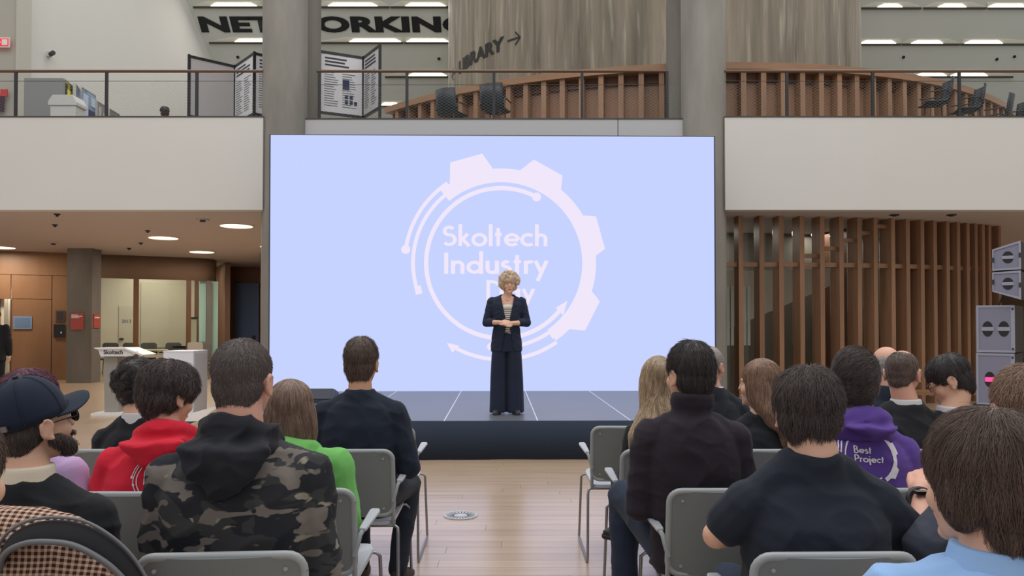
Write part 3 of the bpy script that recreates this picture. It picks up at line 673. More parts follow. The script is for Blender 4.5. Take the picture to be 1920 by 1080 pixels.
gw = empty('window_2', CC); gw['kind'] = 'structure'
gl2 = gl
for i in range(len(angs)-1):
    if angs[i+1] <= aS+.02: obj('pane', ring_band(RS-.33, RS-.315, .02, zb0-.02, angs[i]+.003, angs[i+1]-.003, 2), gl2, gw)
sr = empty('wall_stair_room', CC); sr['kind'] = 'structure'
obj('inner_wall', ring_band(RS-2.6, RS-2.5, 0, zb0, R(225), aS+.1+2*PI, 60), M('stair_concrete', (112, 106, 98), .8, var=.6, vscale=(1, 1, 1), col2=(94, 88, 80)), sr, smooth=30)
obj('end_wall', ring_band(RS-2.6, RS-.38, 0, zb0, aS, aS+.01, 2), woodd, sr)
# stair flight rising to the right inside
def stair_band(r0, r1, a0, a1, zf, n=24):
    mb = MB(); v = []
    for i in range(n+1):
        a = a0+(a1-a0)*i/n; c, s = math.cos(a), math.sin(a); z0, z1 = zf(i/n)
        v += [(r0*c, r0*s, z0), (r1*c, r1*s, z0), (r1*c, r1*s, z1), (r0*c, r0*s, z1)]
    f = []
    for i in range(n):
        for k in range(4): f.append((i*4+k, (i+1)*4+k, (i+1)*4+(k+1) % 4, i*4+(k+1) % 4))
    f += [(0, 1, 2, 3), (n*4+3, n*4+2, n*4+1, n*4)]
    return mb.add(v, f)
obj('stair_flight', stair_band(RS-1.6, RS-1.4, slat_ang(1360), aS-.02, lambda t: (1.22+t*1.1, 2.48+t*.1)), M('stair_side_beige', (222, 214, 202), .7), sr, smooth=30)
for px, w in ((1407, 12), (1446, 15)):
    aa = slat_ang(px); mb = MB()
    for s in (-.05, .03): mb.box(RS-1.36, RS-1.33, s, s+.055, 1.05, 2.2, Matrix.Rotation(aa, 4, 'Z'))
    obj('bright_strip', mb, M('pale_strip', (240, 240, 236), .5), sr)
obj('bright_strip', MB().box(RS-.8, RS-.78, -.06, .06, .05, 1.9, Matrix.Rotation(slat_ang(1623), 4, 'Z')), M('lit_gap', (246, 236, 196), .5, emit=.55), sr)  # light showing in the gap, put in as a glowing strip
for lx, ly in ((-.3, -8.7), (2.2, -8.4)): area('stair_room_fill', (CC.x+lx, CC.y+ly, zb0-.05), .7, 16, col=(1, .95, .86))  # unseen lights added to brighten the wall behind the slats
for px, py, lab in ((1677, 402.5, 'dark slot fitting in the right soffit above the slats'), (1784, 402.5, 'flat dark fitting in the right soffit, nearer the loudspeakers')):
    c = PPL(px, py, (0, 0, zb0), (0, 0, 1)); t = thing('soffit_fitting', lab, 'detector', (c.x, c.y, zb0)); obj('base', MB().cyl((0, 0), .08, -.015, 0, 16), dgrey, t); obj('sensor', MB().cyl((0, 0), .04, -.03, -.015, 12), dgrey, t)
struct('wall_far_right', MB().box(17, 17.2, 13.2, 34, 0, zb0), M('beige_wall', (190, 172, 150), .8))
# bench edge behind the audience at the right
t = thing('wooden_bench', 'low wooden bench along the foot of the slat wall', 'bench', (PX(1700, 12.6), 12.6, 0)); obj('seat', MB().box(0, 1.7, 0, .4, .30, .36), woodw, t); 
for x in (.15, 1.55): obj('leg', MB().box(x-.03, x+.03, .05, .35, 0, .30), woodw, t)
# ============================================================ STAGE AND LED SCREEN
ST = Vector((PX(925, 12.1), 12.1, 0)); SYAW = R(1.0); SH = .41; SD = 3.8
stage = thing('stage', 'low stage of grey decks with a black cloth front', 'stage', ST, SYAW)
deckm = M('stage_deck', (98, 101, 110), .36, var=.5, vscale=(2, 2, 2), col2=(88, 91, 100), spec=.7)
for i in range(7): obj('deck', MB().box(-3.5+i+.006, -2.5+i-.006, -SD, .45, SH-.05, SH), deckm, stage)
for i in range(1, 7): obj('joint_strip', MB().box(-3.5+i-.006, -3.5+i+.006, -SD+.005, .45, SH-.03, SH+.0015), M('joint_alu', (214, 216, 224), .4), stage)
skirt = MB(); n = 160; v = []; rg = random.Random(5)
for k in range(n+1):
    x = -3.5+7*k/n; dy = .004*math.sin(x*9)+.006*math.sin(x*3.1+1)
    v += [(x, -SD-.012+dy*.3, SH-.004+.002*math.sin(x*5)), (x, -SD-.014+dy, SH/2), (x, -SD-.03+dy*1.6, .004)]
skirt.add(v, [(k*3+j, (k+1)*3+j, (k+1)*3+j+1, k*3+j+1) for k in range(n) for j in (0, 1)])
o = obj('skirt', skirt, M('black_cloth', (34, 46, 66), .85, bump=.1, bscale=60), stage, smooth=60); md = o.modifiers.new('s', 'SOLIDIFY'); md.thickness = .006
obj('substructure', MB().box(-3.48, 3.48, -SD+.02, .44, 0, SH-.051), blackm, stage)

scr = thing('led_screen', 'huge lit pale blue LED screen with white gear emblem and words', 'screen', ST+Vector((0, 0, SH)), SYAW)
u = 1/119.8
SX = lambda px: (px-508)*u-3.48
SZ = lambda py: (735-py)*u
HS = SZ(255.5)
obj('cabinet', MB().box(-3.48, 3.48, .012, .12, 0, HS), blackm, scr)
obj('edge_trim', MB().box(-3.5, -3.48, -.002, .12, 0, HS+.012).box(3.48, 3.5, -.002, .12, 0, HS+.012).box(-3.48, 3.48, -.002, .12, HS, HS+.012), M('edge_grey', (64, 68, 86), .5), scr)
def emis(name, c, s):
    m = bpy.data.materials.new(name); m.use_nodes = True; nt = m.node_tree; nt.nodes.clear()
    e = nt.nodes.new('ShaderNodeEmission'); o_ = nt.nodes.new('ShaderNodeOutputMaterial'); e.inputs[0].default_value = (*lin(c), 1); e.inputs[1].default_value = s
    nt.links.new(e.outputs[0], o_.inputs[0]); return m
obj('display', MB().box(-3.48, 3.48, 0, .012, 0, HS), emis('screen_blue', (199, 211, 255), 1.0), scr)
sw_m = emis('screen_white', (240, 231, 250), 1.0)
def gear_shapes(small=False):
    """polygons of the emblem round (0,0), photo-pixel units, y up"""
    out = []
    def ring(r, w, a0, a1, name, n=60):
        mb = MB(); stroke_poly(mb, arc(0, 0, r, a0, a1, n), w); out.append((name, mb))
    def disc(x, y, r, name):
        mb = MB(); mb.add([(x, y, 0)]+[(x+r*math.cos(t), y+r*math.sin(t), 0) for t in [2*PI*k/20 for k in range(20)]], [(0, 1+k, 1+(k+1) % 20) for k in range(20)]); out.append((name, mb))
    def poly(p, name):
        mb = MB(); mb.add([(x, y, 0) for x, y in p], [tuple(range(len(p)))]); out.append((name, mb))
    ring(141, 8, 62, 324 if not small else 300, 'inner_ring', 70)
    disc(141*math.cos(R(62)), 141*math.sin(R(62)), 8.5, 'ring_dot')
    ring(165, 26, 130, -55, 'gear_band', 60)
    ring(165.5, 7, 198, 130, 'middle_arc', 24); ring(181, 7, 172, 124, 'outer_arc', 24)
    disc(181*math.cos(R(172)), 181*math.sin(R(172)), 8.5, 'arc_dot')
    def C(p): return [(x-940, 495-y) for x, y in p]
    def tooth(p, a, b):
        q = C(p); poly(q+[(160*math.cos(R(b)), 160*math.sin(R(b))), (160*math.cos(R((a+b)/2)), 160*math.sin(R((a+b)/2))), (160*math.cos(R(a)), 160*math.sin(R(a)))], 'gear_tooth')
    tooth([(843, 345), (844, 306), (904, 289), (925, 319)], 122, 95)
    tooth([(973, 322), (1001, 300), (1055, 330), (1051, 367)], 79, 49)
    tooth([(1081, 404), (1118, 407), (1135, 468), (1106, 490)], 33, 2)
    tooth([(1102, 538), (1125, 567), (1097, 622), (1058, 618)], -15, -46)
    if not small:
        q = C([(777, 540), (789, 537), (792, 552), (780, 555)]); poly(q, 'arc_square')
        t = R(324); x, y = 141*math.cos(t), 141*math.sin(t); poly([(x-12, y-1), (x+2, y-15), (x+10, y+12)], 'arrow_head')
        ring(181, 7, -55, -122, 'lower_outer_arc', 30); ring(158, 7, -55, -97, 'lower_inner_arc', 20)
        poly(C([(838, 645), (861, 650), (848, 663)]), 'arrow_head'); disc(158*math.cos(R(-97)), 158*math.sin(R(-97)), 7.5, 'arc_dot')
        poly([(172*math.cos(R(a))+0, 172*math.sin(R(a))) for a in (-52, -56)]+[(155*math.cos(R(a)), 155*math.sin(R(a))) for a in (-56, -52)], 'band_end')
    else:
        ring(165, 7, 190, 215, 'lower_arc', 10); disc(165*math.cos(R(190)), 165*math.sin(R(190)), 9, 'arc_dot')
    return out
def to_screen(mb, cx, cy, sx, sy, name):
    m = mb.mesh(name); v = verts(m)
    setverts(m, np.stack([SX(cx)+v[:, 0]*sx*u, np.full(len(v), -.004), SZ(cy)+v[:, 1]*sy*u], 1)); return m
for nm, mb in gear_shapes(): obj(nm, to_screen(mb, 940, 495, 1, 1, nm), sw_m, scr)
for s, x0, x1, base, cap in (('Skoltech', 831, 1028, 463.5, 39), ('Industry', 833, 1027, 515.5, 40), ('Day', 912, 1002, 566, 36)):
    ls, wd = letters(s, .15, .065); k = (x1-x0)/(wd+.0)
    for ch, mb in ls: obj('letter', to_screen(mb, x0, base, k, cap, 'letter'), sw_m, scr)
# stage monitor at the left
t = thing('stage_monitor', 'dark wedge monitor on the stage behind the suited man', 'speaker', (PX(612, 10.4), 10.4, SH), SYAW)
obj('cabinet', MB().prism([(0, -.2, 0), (0, .25, 0), (0, .25, .1), (0, -.02, .17), (0, -.2, .05)], (.42, 0, 0)), M('monitor_grey', (56, 62, 76), .5), t, loc=(-.3, 0, 0)); obj('grille', MB().prism([(0, -.2, .052), (0, -.02, .172), (0, -.025, .178), (0, -.205, .058)], (.38, 0, 0)), M('monitor_grille', (44, 48, 58), .6), t, loc=(-.28, 0, 0))
# floor grille
fc = P(864, 965, 5.83)
t = thing('floor_vent', 'round metal floor vent with slots in the wooden aisle', 'vent', (fc.x, 5.82, 0.001)); fm = M('vent_steel', (196, 198, 206), .45, .2)
obj('plate', MB().cyl((0, 0), .128, 0, .004, 40), fm, t)
obj('ring', MB().tube([(.122*math.cos(a), .122*math.sin(a), .005) for a in [2*PI*k/40 for k in range(41)]], .006, 6), fm, t)
sl = M('vent_slot', (52, 54, 60), .6)
for k in range(24):
    a = 2*PI*k/24; obj('slot', MB().box(.05, .108, -.0036, .0036, .0042, .0052, Matrix.Rotation(a, 4, 'Z')), sl, t)
obj('hub', MB().cyl((0, 0), .035, .004, .007, 20), fm, t)
for x, y, r in ((PX(967, 4.9), 4.96, .02), (PX(968, 4.9), 4.9, .016)):
    pass
# loudspeaker stack at the right
SB = M('speaker_grille', (124, 126, 146), .5, var=.2, vscale=(40, 40, 40), col2=(112, 114, 134)); SBK = M('speaker_black', (24, 24, 28), .6); SFR = M('speaker_trim', (146, 148, 166), .45)
def speaker_box(name, label, px0, px1, py0, py1, Y, ports, wedge=0, led=None):
    a = P(px0, py1, Y); w = .43; h = P(px0, py0, Y).z-a.z
    t = thing(name, label, 'speaker', (a.x, Y, a.z), R(-40), group='loudspeaker stack right of the stage')
    # local: x across the grille, y into the box
    dw = .8
    k = wedge*h
    prof = [(0, 0), (dw, 0), (dw, h), (0, h)] if not wedge else [(0, k if wedge > 0 else 0), (dw, 0), (dw, h), (0, h-(abs(k) if wedge else 0))]
    obj('cabinet', MB().box(0, w, .012, dw, .004, h-.004), SBK, t)
    obj('grille', MB().box(.03, w-.045, -.004, .012, .03, h-.03), SB, t)
    obj('frame', MB().box(0, w, -.012, .014, .0, .03).box(0, w, -.012, .014, h-.03, h).box(0, .03, -.012, .014, .03, h-.03).box(w-.045, w, -.012, .014, .03, h-.03), SFR, t, bevel=.004)
    for fx in ports:
        c = fx*w; r = min(.075, h*.28); zc = h*.5
        for s, a0, a1 in ((1, 12, 168), (-1, 192, 348)):
            mb = MB(); pts_ = [(c+r*.8*math.cos(R(a0+(a1-a0)*i/14)), -.008, zc+s*.006+r*1.25*math.sin(R(a0+(a1-a0)*i/14))) for i in range(15)]
            mb.prism(pts_, (0, .005, 0)); obj('port', mb, SBK, t)
        if led: obj('status_light', MB().box(c-.05, c+.05, -.013, -.008, zc-.03, zc+.03), M('pink_led', (255, 60, 130), .5, emit=1.2), t)
        else: obj('port_bar', MB().box(c-.07, c+.07, -.012, -.007, zc-.025, zc+.025), SFR, t)
    for z in (.04, h-.06): obj('bolt', MB().cyl((w-.022, 0), .012, 0, .02, 8).mesh('b'), SBK, t).matrix_basis = Matrix.Translation((0, -.012, z))
    return t
t = thing('speaker_riser', 'black riser box carrying the loudspeaker stack', 'riser', (P(1832, 700, 10.2).x, 10.2, 0), R(-40)); obj('box', MB().box(-.05, .55, -.02, .85, 0, .40), SBK, t, bevel=.01); obj('top', MB().box(-.05, .55, -.02, .85, .40, P(1832, 759, 10.2).z), dgrey, t)
speaker_box('subwoofer', 'lower grey subwoofer of the stack with pink status light', 1831, 1898, 662, 759, 10.2, (.36,), led=True)
speaker_box('subwoofer', 'upper grey subwoofer of the stack with two ports', 1831, 1898, 573, 660.5, 10.2, (.3, .72))
def array_box(label, px0, py_l, py_r, Y):
    """line array element: front taller at the outer side"""
    t = thing('line_array_speaker', label, 'speaker', (0, 0, 0), 0, group='loudspeaker stack right of the stage')
    p0 = P(px0, py_l[1], Y); w = .31; ax = Vector((math.cos(R(-40)), math.sin(R(-40)), 0)); ay = Vector((-ax.y, ax.x, 0))
    t.location = (p0.x, Y, 0); t.rotation_euler = (0, 0, R(-40))
    zl0, zl1 = P(px0, py_l[1], Y).z, P(px0, py_l[0], Y).z; Y2 = Y+w*ax.y; zr0, zr1 = P(1906, py_r[1], Y2).z, P(1905, py_r[0], Y2).z
    obj('cabinet', MB().prism([(0, .012, zl0+.004), (w, .012, zr0+.004), (w, .012, zr1-.004), (0, .012, zl1-.004)], (0, .7, 0)), SBK, t)
    q = lambda s, f: (s*w, zl0+(zr0-zl0)*s+((zl1-zl0)+((zr1-zr0)-(zl1-zl0))*s)*f)
    def pan(s0, s1, f0, f1, y0, y1):
        a, b_, c, d = q(s0, f0), q(s1, f0), q(s1, f1), q(s0, f1); return [(p[0], y0, p[1]) for p in (a, b_, c, d)], (0, y1-y0, 0)
    obj('grille', MB().prism(*pan(.05, .93, .08, .92, -.004, .012)), SB, t)
    fm = MB()
    for s in ((0, 1, 0, .08), (0, 1, .92, 1), (0, .05, .08, .92), (.93, 1, .08, .92)): fm.prism(*pan(*s, -.014, .012))
    obj('frame', fm, SFR, t)
    c = q(.55, .5); r = .06
    for s, a0, a1 in ((1, 12, 168), (-1, 192, 348)):
        mb = MB(); mb.prism([(c[0]+r*math.cos(R(a0+(a1-a0)*i/14)), -.008, c[1]+s*.005+r*1.2*math.sin(R(a0+(a1-a0)*i/14))) for i in range(15)], (0, .005, 0)); obj('port', mb, SBK, t)
    obj('port_bar', MB().box(c[0]-.065, c[0]+.065, -.012, -.007, c[1]-.02, c[1]+.02), SFR, t)
    for s in (.02, .98):
        pz = q(s, .5); obj('bracket', MB().box(pz[0]-.015, pz[0]+.015, -.02, .02, pz[1]-.03, pz[1]+.03), dgrey, t)
array_box('upper line array loudspeaker at the top of the stack', 1861, (468, 508), (451, 505), 10.0)
array_box('lower line array loudspeaker tilted down above the subwoofers', 1861, (511, 547), (507, 562), 10.0)
t = thing('array_bracket', 'black steel struts between the line array and the subwoofers', 'bracket', (P(1866, 570, 10.1).x, 10.1, 0), R(-40)); z0, z1 = P(1866, 573, 10.2).z, P(1866, 548, 10.1).z
for x in (.02, .3): obj('strut', MB().tube([(x, .12, z0), (x+.08, .1, z1+.02)], .012, 6), dgrey, t)
# ============================================================ CHAIRS
chg = M('chair_grey_plastic', (122, 128, 130), .5, bump=.03, bscale=300); chl = M('chair_light_rim', (158, 164, 168), .42); chr_ = M('chair_steel', (150, 150, 156), .32, .7); arml = M('chair_arm_pad', (176, 180, 190), .4)
def rrect(w, z0, z1, r, n=6):
    pts = []
    for cx, cz, a in ((w-r, z1-r, 0), (-w+r, z1-r, 90), (-w+r, z0+r, 180), (w-r, z0+r, 270)):
        pts += [(cx+r*math.cos(R(a+90*i/n)), cz+r*math.sin(R(a+90*i/n))) for i in range(n+1)]
    return pts
def back_y(x, z): return -.03*(1-(x/.2225)**2)-.14*(z-.62)
def make_chair():
    t = thing('armchair', '', 'chair')
    w, z0, z1, r = .2225, .488, .815, .045
    for nm, off0, off1, inset, m in (('backrest', .008, -.006, .005, chg),):
        n = 16; rows = 6; mb = MB(); v = []; f = []
        W_ = w-inset
        for side, off in ((0, off0), (1, off1)):
            for i in range(n+1):
                x = -W_+2*W_*i/n; c = max(0, abs(x)-(W_-r)); dz = r-math.sqrt(max(0, r*r-c*c))
                for k in range(rows+1):
                    a = z0+inset+dz; b_ = z1-inset-dz; z = a+(b_-a)*k/rows; v.append((x, back_y(x, z)+off, z))
        st = (n+1)*(rows+1); g = lambda s, i, k: s*st+i*(rows+1)+k
        for i in range(n):
            for k in range(rows):
                f.append((g(0, i, k), g(0, i, k+1), g(0, i+1, k+1), g(0, i+1, k))); f.append((g(1, i, k), g(1, i+1, k), g(1, i+1, k+1), g(1, i, k+1)))
            for k in (0, rows): f.append((g(0, i, k), g(0, i+1, k), g(1, i+1, k), g(1, i, k)))
        for i in (0, n):
            for k in range(rows): f.append((g(0, i, k), g(0, i, k+1), g(1, i, k+1), g(1, i, k)))
        mb.add(v, f); bk = obj(nm, mb, m, t, smooth=50)
    ol = rrect(w-.008, z0+.004, z1-.004, r, 5); ol.append(ol[0])
    obj('back_rim', MB().tube([(x, back_y(x, z), z) for x, z in ol], .0125, 8, cap=False), chl, t, smooth=60)
    for x in (-.17, .17):
        for z in (.525, .775):
            o = obj('screw', MB().cyl((0, 0), .006, 0, .004, 10), chl, bk); o.location = (x, back_y(x, z)-.006, z); o.rotation_euler = (PI/2, 0, 0)
    # seat
    n = 10; mb = MB(); top = []; 
    st = rrect(.215, .0, .48, .05, 4)
    v = [(x, y+.0, .462-.012*(1-(x/.215)**2)*(1 if .05 < y < .45 else .3)+(.012 if y > .45 else 0)) for x, y in st]
    c = len(st); mb.add([(x, y, z) for x, y, z in v]+[(x, y, z-.018) for x, y, z in v]+[(0, .24, .448), (0, .24, .43)], [(i, (i+1) % c, 2*c) for i in range(c)]+[(c+(i+1) % c, c+i, 2*c+1) for i in range(c)]+[(i, c+i, c+(i+1) % c, (i+1) % c) for i in range(c)])
    obj('seat', mb, arml, t, smooth=40)
    for s in (-1, 1):
        obj('leg', MB().tube([(s*.17, .02, .436), (s*.222, .018, .436), (s*.236, .012, .425), (s*.24, .0, .40), (s*.246, -.035, .03), (s*.247, -.035, .014), (s*.247, -.02, .009), (s*.25, .50, .009), (s*.25, .517, .014), (s*.249, .517, .03), (s*.238, .475, .42), (s*.22, .47, .437), (s*.17, .468, .437)], .0082, 8), chr_, t, smooth=60)
        obj('back_support', MB().tube([(s*.2, .03, .436), (s*.215, .015, .45), (s*.2145, back_y(.2, .53), .53)], .010, 8), chl, t, smooth=60)
        arm = obj('armrest', MB().prism([(s*(.228), .015, .648), (s*(.256), .012, .646), (s*.278, .21, .668), (s*.272, .235, .670), (s*.240, .238, .670), (s*.234, .22, .668)], (0, 0, .014)), arml, t, bevel=.005)
        obj('arm_bracket', MB().tube([(s*.214, -.005, .56), (s*.226, -.004, .60), (s*.235, .0, .638), (s*.243, .03, .652)], .0095, 8), chl, arm, smooth=60)
    obj('cross_bar', MB().tube([(-.2, .018, .436), (.2, .018, .436)], .0082, 8), chr_, t); obj('cross_bar', MB().tube([(-.2, .469, .437), (.2, .469, .437)], .0082, 8), chr_, t)
    return t
proto_chair = make_chair(); index_kids(); first_chair = [True]
ROWD = {1: 4.70, 2: 3.82, 3: 2.91, 4: 2.10, 5: 1.25}
def chair(x, row, label, rz=0, dy=0):
    o = proto_chair if first_chair[0] else copy_tree(proto_chair); first_chair[0] = False
    o.location = (x, ROWD[row]+dy, 0); o.rotation_euler = (0, 0, R(rz)); o['label'] = label; o['group'] = 'grey sled-base armchairs of the audience'
    return o
chair(.70, 1, 'empty grey armchair in front, right side of the aisle', 0)
chair(.755, 2, 'grey armchair under the woman with long blond hair', -1)
chair(.80, 3, 'grey armchair under the man in the dark turtleneck')
chair(.86, 4, 'grey armchair under the man in the black T-shirt', 1)
chair(1.285, 1, 'grey armchair under the white-haired man in front'); chair(2.36, 1, 'grey armchair under the balding man with blue collar in front')
chair(1.32, 2, 'grey armchair under the woman with brown hair'); chair(1.865, 2, 'grey armchair under the dark-jacketed balding man', 2); chair(2.42, 2, 'grey armchair under the man with glasses'); chair(2.96, 2, 'grey armchair at the far right picture edge', -3)
chair(1.335, 3, 'grey armchair under the person in the purple hoodie', 1); chair(1.44, 4, 'grey armchair under the person with the wrist watch', 0); chair(.87, 5, 'grey armchair under the boy in the light blue shirt')
chair(-.81, 1, 'empty grey armchair in front, left side of the aisle', 1)
chair(-.80, 2, 'grey armchair under the man in the navy suit', 1); chair(-.805, 3, 'grey armchair under the person in the green hoodie', 1); chair(-.775, 4, 'grey armchair under the man in the camouflage hoodie', 4)
chair(-1.36, 2, 'grey armchair under the person in beige'); chair(-1.93, 2, 'grey armchair under the curly-haired man in black'); chair(-1.40, 3, 'grey armchair under the man in the red hoodie', 0, -.06); chair(-1.92, 3, 'grey armchair under the person in the lilac top')
chair(-1.36, 4, 'grey armchair under the man in the navy cap'); chair(-1.07, 5, 'grey armchair under the person at the left picture edge')
# ============================================================ PEOPLE
def cap(a, b, ra, rb, seg=12):
    a, b = Vector(a), Vector(b); d = b-a; L = d.length; t = d/L if L > 1e-6 else Vector((0, 0, 1))
    u = t.orthogonal().normalized(); w = t.cross(u); prof = []
    for i in range(5): th = PI/2*i/4; prof.append((a-t*ra*math.cos(th), ra*math.sin(th)))
    for i in range(5): th = PI/2*i/4; prof.append((b+t*rb*math.sin(th), rb*math.cos(th)))
    v = []; f = []
    for c, r in prof:
        r = max(r, 1e-4); v += [c+(u*math.cos(2*PI*k/seg)+w*math.sin(2*PI*k/seg))*r for k in range(seg)]
    for i in range(len(prof)-1):
        for k in range(seg): f.append((i*seg+k, i*seg+(k+1) % seg, (i+1)*seg+(k+1) % seg, (i+1)*seg+k))
    f.append(tuple(range(seg-1, -1, -1))); n = len(prof)-1; f.append(tuple(n*seg+k for k in range(seg)))
    return v, f
def chain(pts, rs, seg=12):
    out = []
    for i in range(len(pts)-1): out.append(cap(pts[i], pts[i+1], rs[i], rs[i+1], seg))
    return out
def ell(c, r, rot=None, n=16, m=10):
    v = []; f = []; c = Vector(c)
    for i in range(m+1):
        th = PI*i/m
        for k in range(n):
            p = Vector((r[0]*max(math.sin(th), 1e-3)*math.cos(2*PI*k/n), r[1]*max(math.sin(th), 1e-3)*math.sin(2*PI*k/n), r[2]*math.cos(th)))
            if rot is not None: p = rot @ p
            v.append(c+p)
    for i in range(m):
        for k in range(n): f.append((i*n+k, (i+1)*n+k, (i+1)*n+(k+1) % n, i*n+(k+1) % n))
    f.append(tuple(range(n))); f.append(tuple(m*n+k for k in range(n-1, -1, -1)))
    return v, f
def loft(rings, seg=28, ex=2.4):
    """rings (z, cx, cy, hw, hd[, dy back bulge])"""
    v = []; f = []
    for rg in rings:
        z, cx, cy, hw, hd = rg[:5]
        for k in range(seg):
            a = 2*PI*k/seg; c, s = math.cos(a), math.sin(a)
            v.append(Vector((cx+hw*math.copysign(abs(c)**(2/ex), c), cy+hd*math.copysign(abs(s)**(2/ex), s), z)))
    for i in range(len(rings)-1):
        for k in range(seg): f.append((i*seg+k, i*seg+(k+1) % seg, (i+1)*seg+(k+1) % seg, (i+1)*seg+k))
    f.append(tuple(range(seg-1, -1, -1))); n = len(rings)-1; f.append(tuple(n*seg+k for k in range(seg)))
    return v, f
def xf(parts, Mx): return [([Mx @ Vector(p) for p in v], f) for v, f in parts]
def blob(name, parts, voxel=.009, smooth=3, disp=None):
    mb = MB()
    for v, f in parts: mb.add(v, f)
    me = mb.mesh('tmp'); bm = bmesh.new(); bm.from_mesh(me); bmesh.ops.recalc_face_normals(bm, faces=bm.faces); bm.to_mesh(me); bm.free()
    o = bpy.data.objects.new('tmp', me); COL.objects.link(o)
    md = o.modifiers.new('r', 'REMESH'); md.mode = 'VOXEL'; md.voxel_size = voxel; md.use_smooth_shade = True
    if smooth: s = o.modifiers.new('s', 'SMOOTH'); s.factor = .5; s.iterations = smooth
    dg = bpy.context.evaluated_depsgraph_get(); dg.update()
    m = bpy.data.meshes.new_from_object(o.evaluated_get(dg)); m.name = name
    bpy.data.objects.remove(o); bpy.data.meshes.remove(me)
    if disp is not None:
        co = verts(m); nr = np.empty(len(m.vertices)*3, np.float32); m.vertices.foreach_get('normal', nr); nr = nr.reshape(-1, 3)
        setverts(m, co+nr*disp(co)[:, None])
    m.polygons.foreach_set('use_smooth', [True]*len(m.polygons))
    return m
def wav(co, k, seed, n=7, aniso=(1, 1, 1)):
    rg = np.random.RandomState(seed); d = rg.normal(size=(n, 3)); d /= np.linalg.norm(d, axis=1)[:, None]; d *= np.array(aniso); ph = rg.rand(n)*6.28; kk = k*(.6+.9*rg.rand(n))
    return np.sin((co @ (d*kk[:, None]).T)+ph).sum(1)/n*1.6
def folds(amp=.005, seed=1, k=42):
    def f(co):
        w = np.stack([wav(co, 9, seed+5), wav(co, 9, seed+6), wav(co, 9, seed+7)], 1)*.05
        a = wav(co+w, k, seed, aniso=(.8, .6, 1.25)); b = wav(co+w, k*.45, seed+1)
        c_ = wav(co+w*.6, k*2.3, seed+2, aniso=(.7, .6, 1.3))
        return amp*(1-2*np.abs(a)**.7+b*.8)+amp*.32*(1-2*np.abs(c_)**.6)*np.clip(b+.4, 0, 1)
    return f
def hairdisp(amp=.004, seed=1, k=90):
    def f(co): return amp*(wav(co, k, seed, 9, aniso=(1.3, 1.3, .7))*.8+wav(co, k*.35, seed+3))
    return f
SKIN = {}
def skin(name, c): return M('skin_'+name, c, .5, var=.3, vscale=(14, 14, 14), col2=tuple(v*.93 for v in c), bump=.04, bscale=350)
def hair_mat(name, c, c2, rough=.42, spec=.4):
    key = 'hair_'+name
    if key in MATS: return MATS[key]
    m = M(key, c, rough, var=1, vscale=(60, 60, 12), col2=c2, spec=spec)
    nt = m.node_tree; N = nt.nodes; L = nt.links; b = N['Principled BSDF']
    hi = N.new('ShaderNodeHairInfo'); h = N.new('ShaderNodeHueSaturation'); r = N.new('ShaderNodeMapRange'); r.inputs[3].default_value = .62; r.inputs[4].default_value = 1.45
    L.new(hi.outputs['Random'], r.inputs[0]); L.new(r.outputs[0], h.inputs['Value']); L.new(b.inputs['Base Color'].links[0].from_socket, h.inputs['Color']); L.new(h.outputs[0], b.inputs['Base Color'])
    return m
def strands(mesh, mat, parent, n, length, flow, lift=.004, curl=0, rad=.0007, seed=1, steps=6, zmin=-9, keep=None):
    """real hair: each strand walks over the hair surface along the flow"""
    rg = np.random.RandomState(seed); mesh.calc_loop_triangles(); nt = len(mesh.loop_triangles)
    tri = np.empty(nt*3, np.int32); mesh.loop_triangles.foreach_get('vertices', tri); tri = tri.reshape(-1, 3); co = verts(mesh)
    A_, B_, C_ = co[tri[:, 0]], co[tri[:, 1]], co[tri[:, 2]]; ar = np.linalg.norm(np.cross(B_-A_, C_-A_), axis=1); ar /= ar.sum()
    idx = rg.choice(nt, n, p=ar); u = rg.rand(n, 2); sw_ = u.sum(1) > 1; u[sw_] = 1-u[sw_]
    pts = A_[idx]+(B_[idx]-A_[idx])*u[:, :1]+(C_[idx]-A_[idx])*u[:, 1:]
    bvh = BVHTree.FromPolygons([tuple(p) for p in co], [tuple(t) for t in tri]); out = []
    for i in range(n):
        p = Vector(pts[i]); 
        if p.z < zmin or (keep and not keep(p)): continue
        ln = length*(.6+.8*rg.rand()); ds = ln/(steps-1); q = []; ph = rg.rand()*6.28; off = rg.rand()
        for s in range(steps):
            loc, nr, _, _ = bvh.find_nearest(p)
            if loc is None: break
            fl = Vector(flow(loc)); fl = fl-nr*fl.dot(nr)
            if fl.length < 1e-5: fl = nr.orthogonal()
            fl.normalize(); t = s/(steps-1)
            side = nr.cross(fl)
            if curl: fl = (fl*math.cos(curl*math.sin(ph+s*1.6))+side*math.sin(curl*math.sin(ph+s*1.6)))
            q.append(loc+nr*(lift*t*(.3+off)+.0004)); p = loc+fl*ds
        if len(q) == steps: out.append(q)
    if not out: return None
    cv = bpy.data.hair_curves.new('hair_strands'); cv.add_curves([steps]*len(out))
    cv.points.foreach_set('position', np.array([[tuple(p) for p in q] for q in out], np.float32).ravel())
    at = cv.attributes.new('radius', 'FLOAT', 'POINT'); prof = np.linspace(1, .25, steps); at.data.foreach_set('value', np.tile(prof*rad, len(out)).astype(np.float32))
    cv.materials.append(mat); o = bpy.data.objects.new('hair_strands', cv); COL.objects.link(o); o.parent = parent; o['kind'] = 'stuff'
    return o
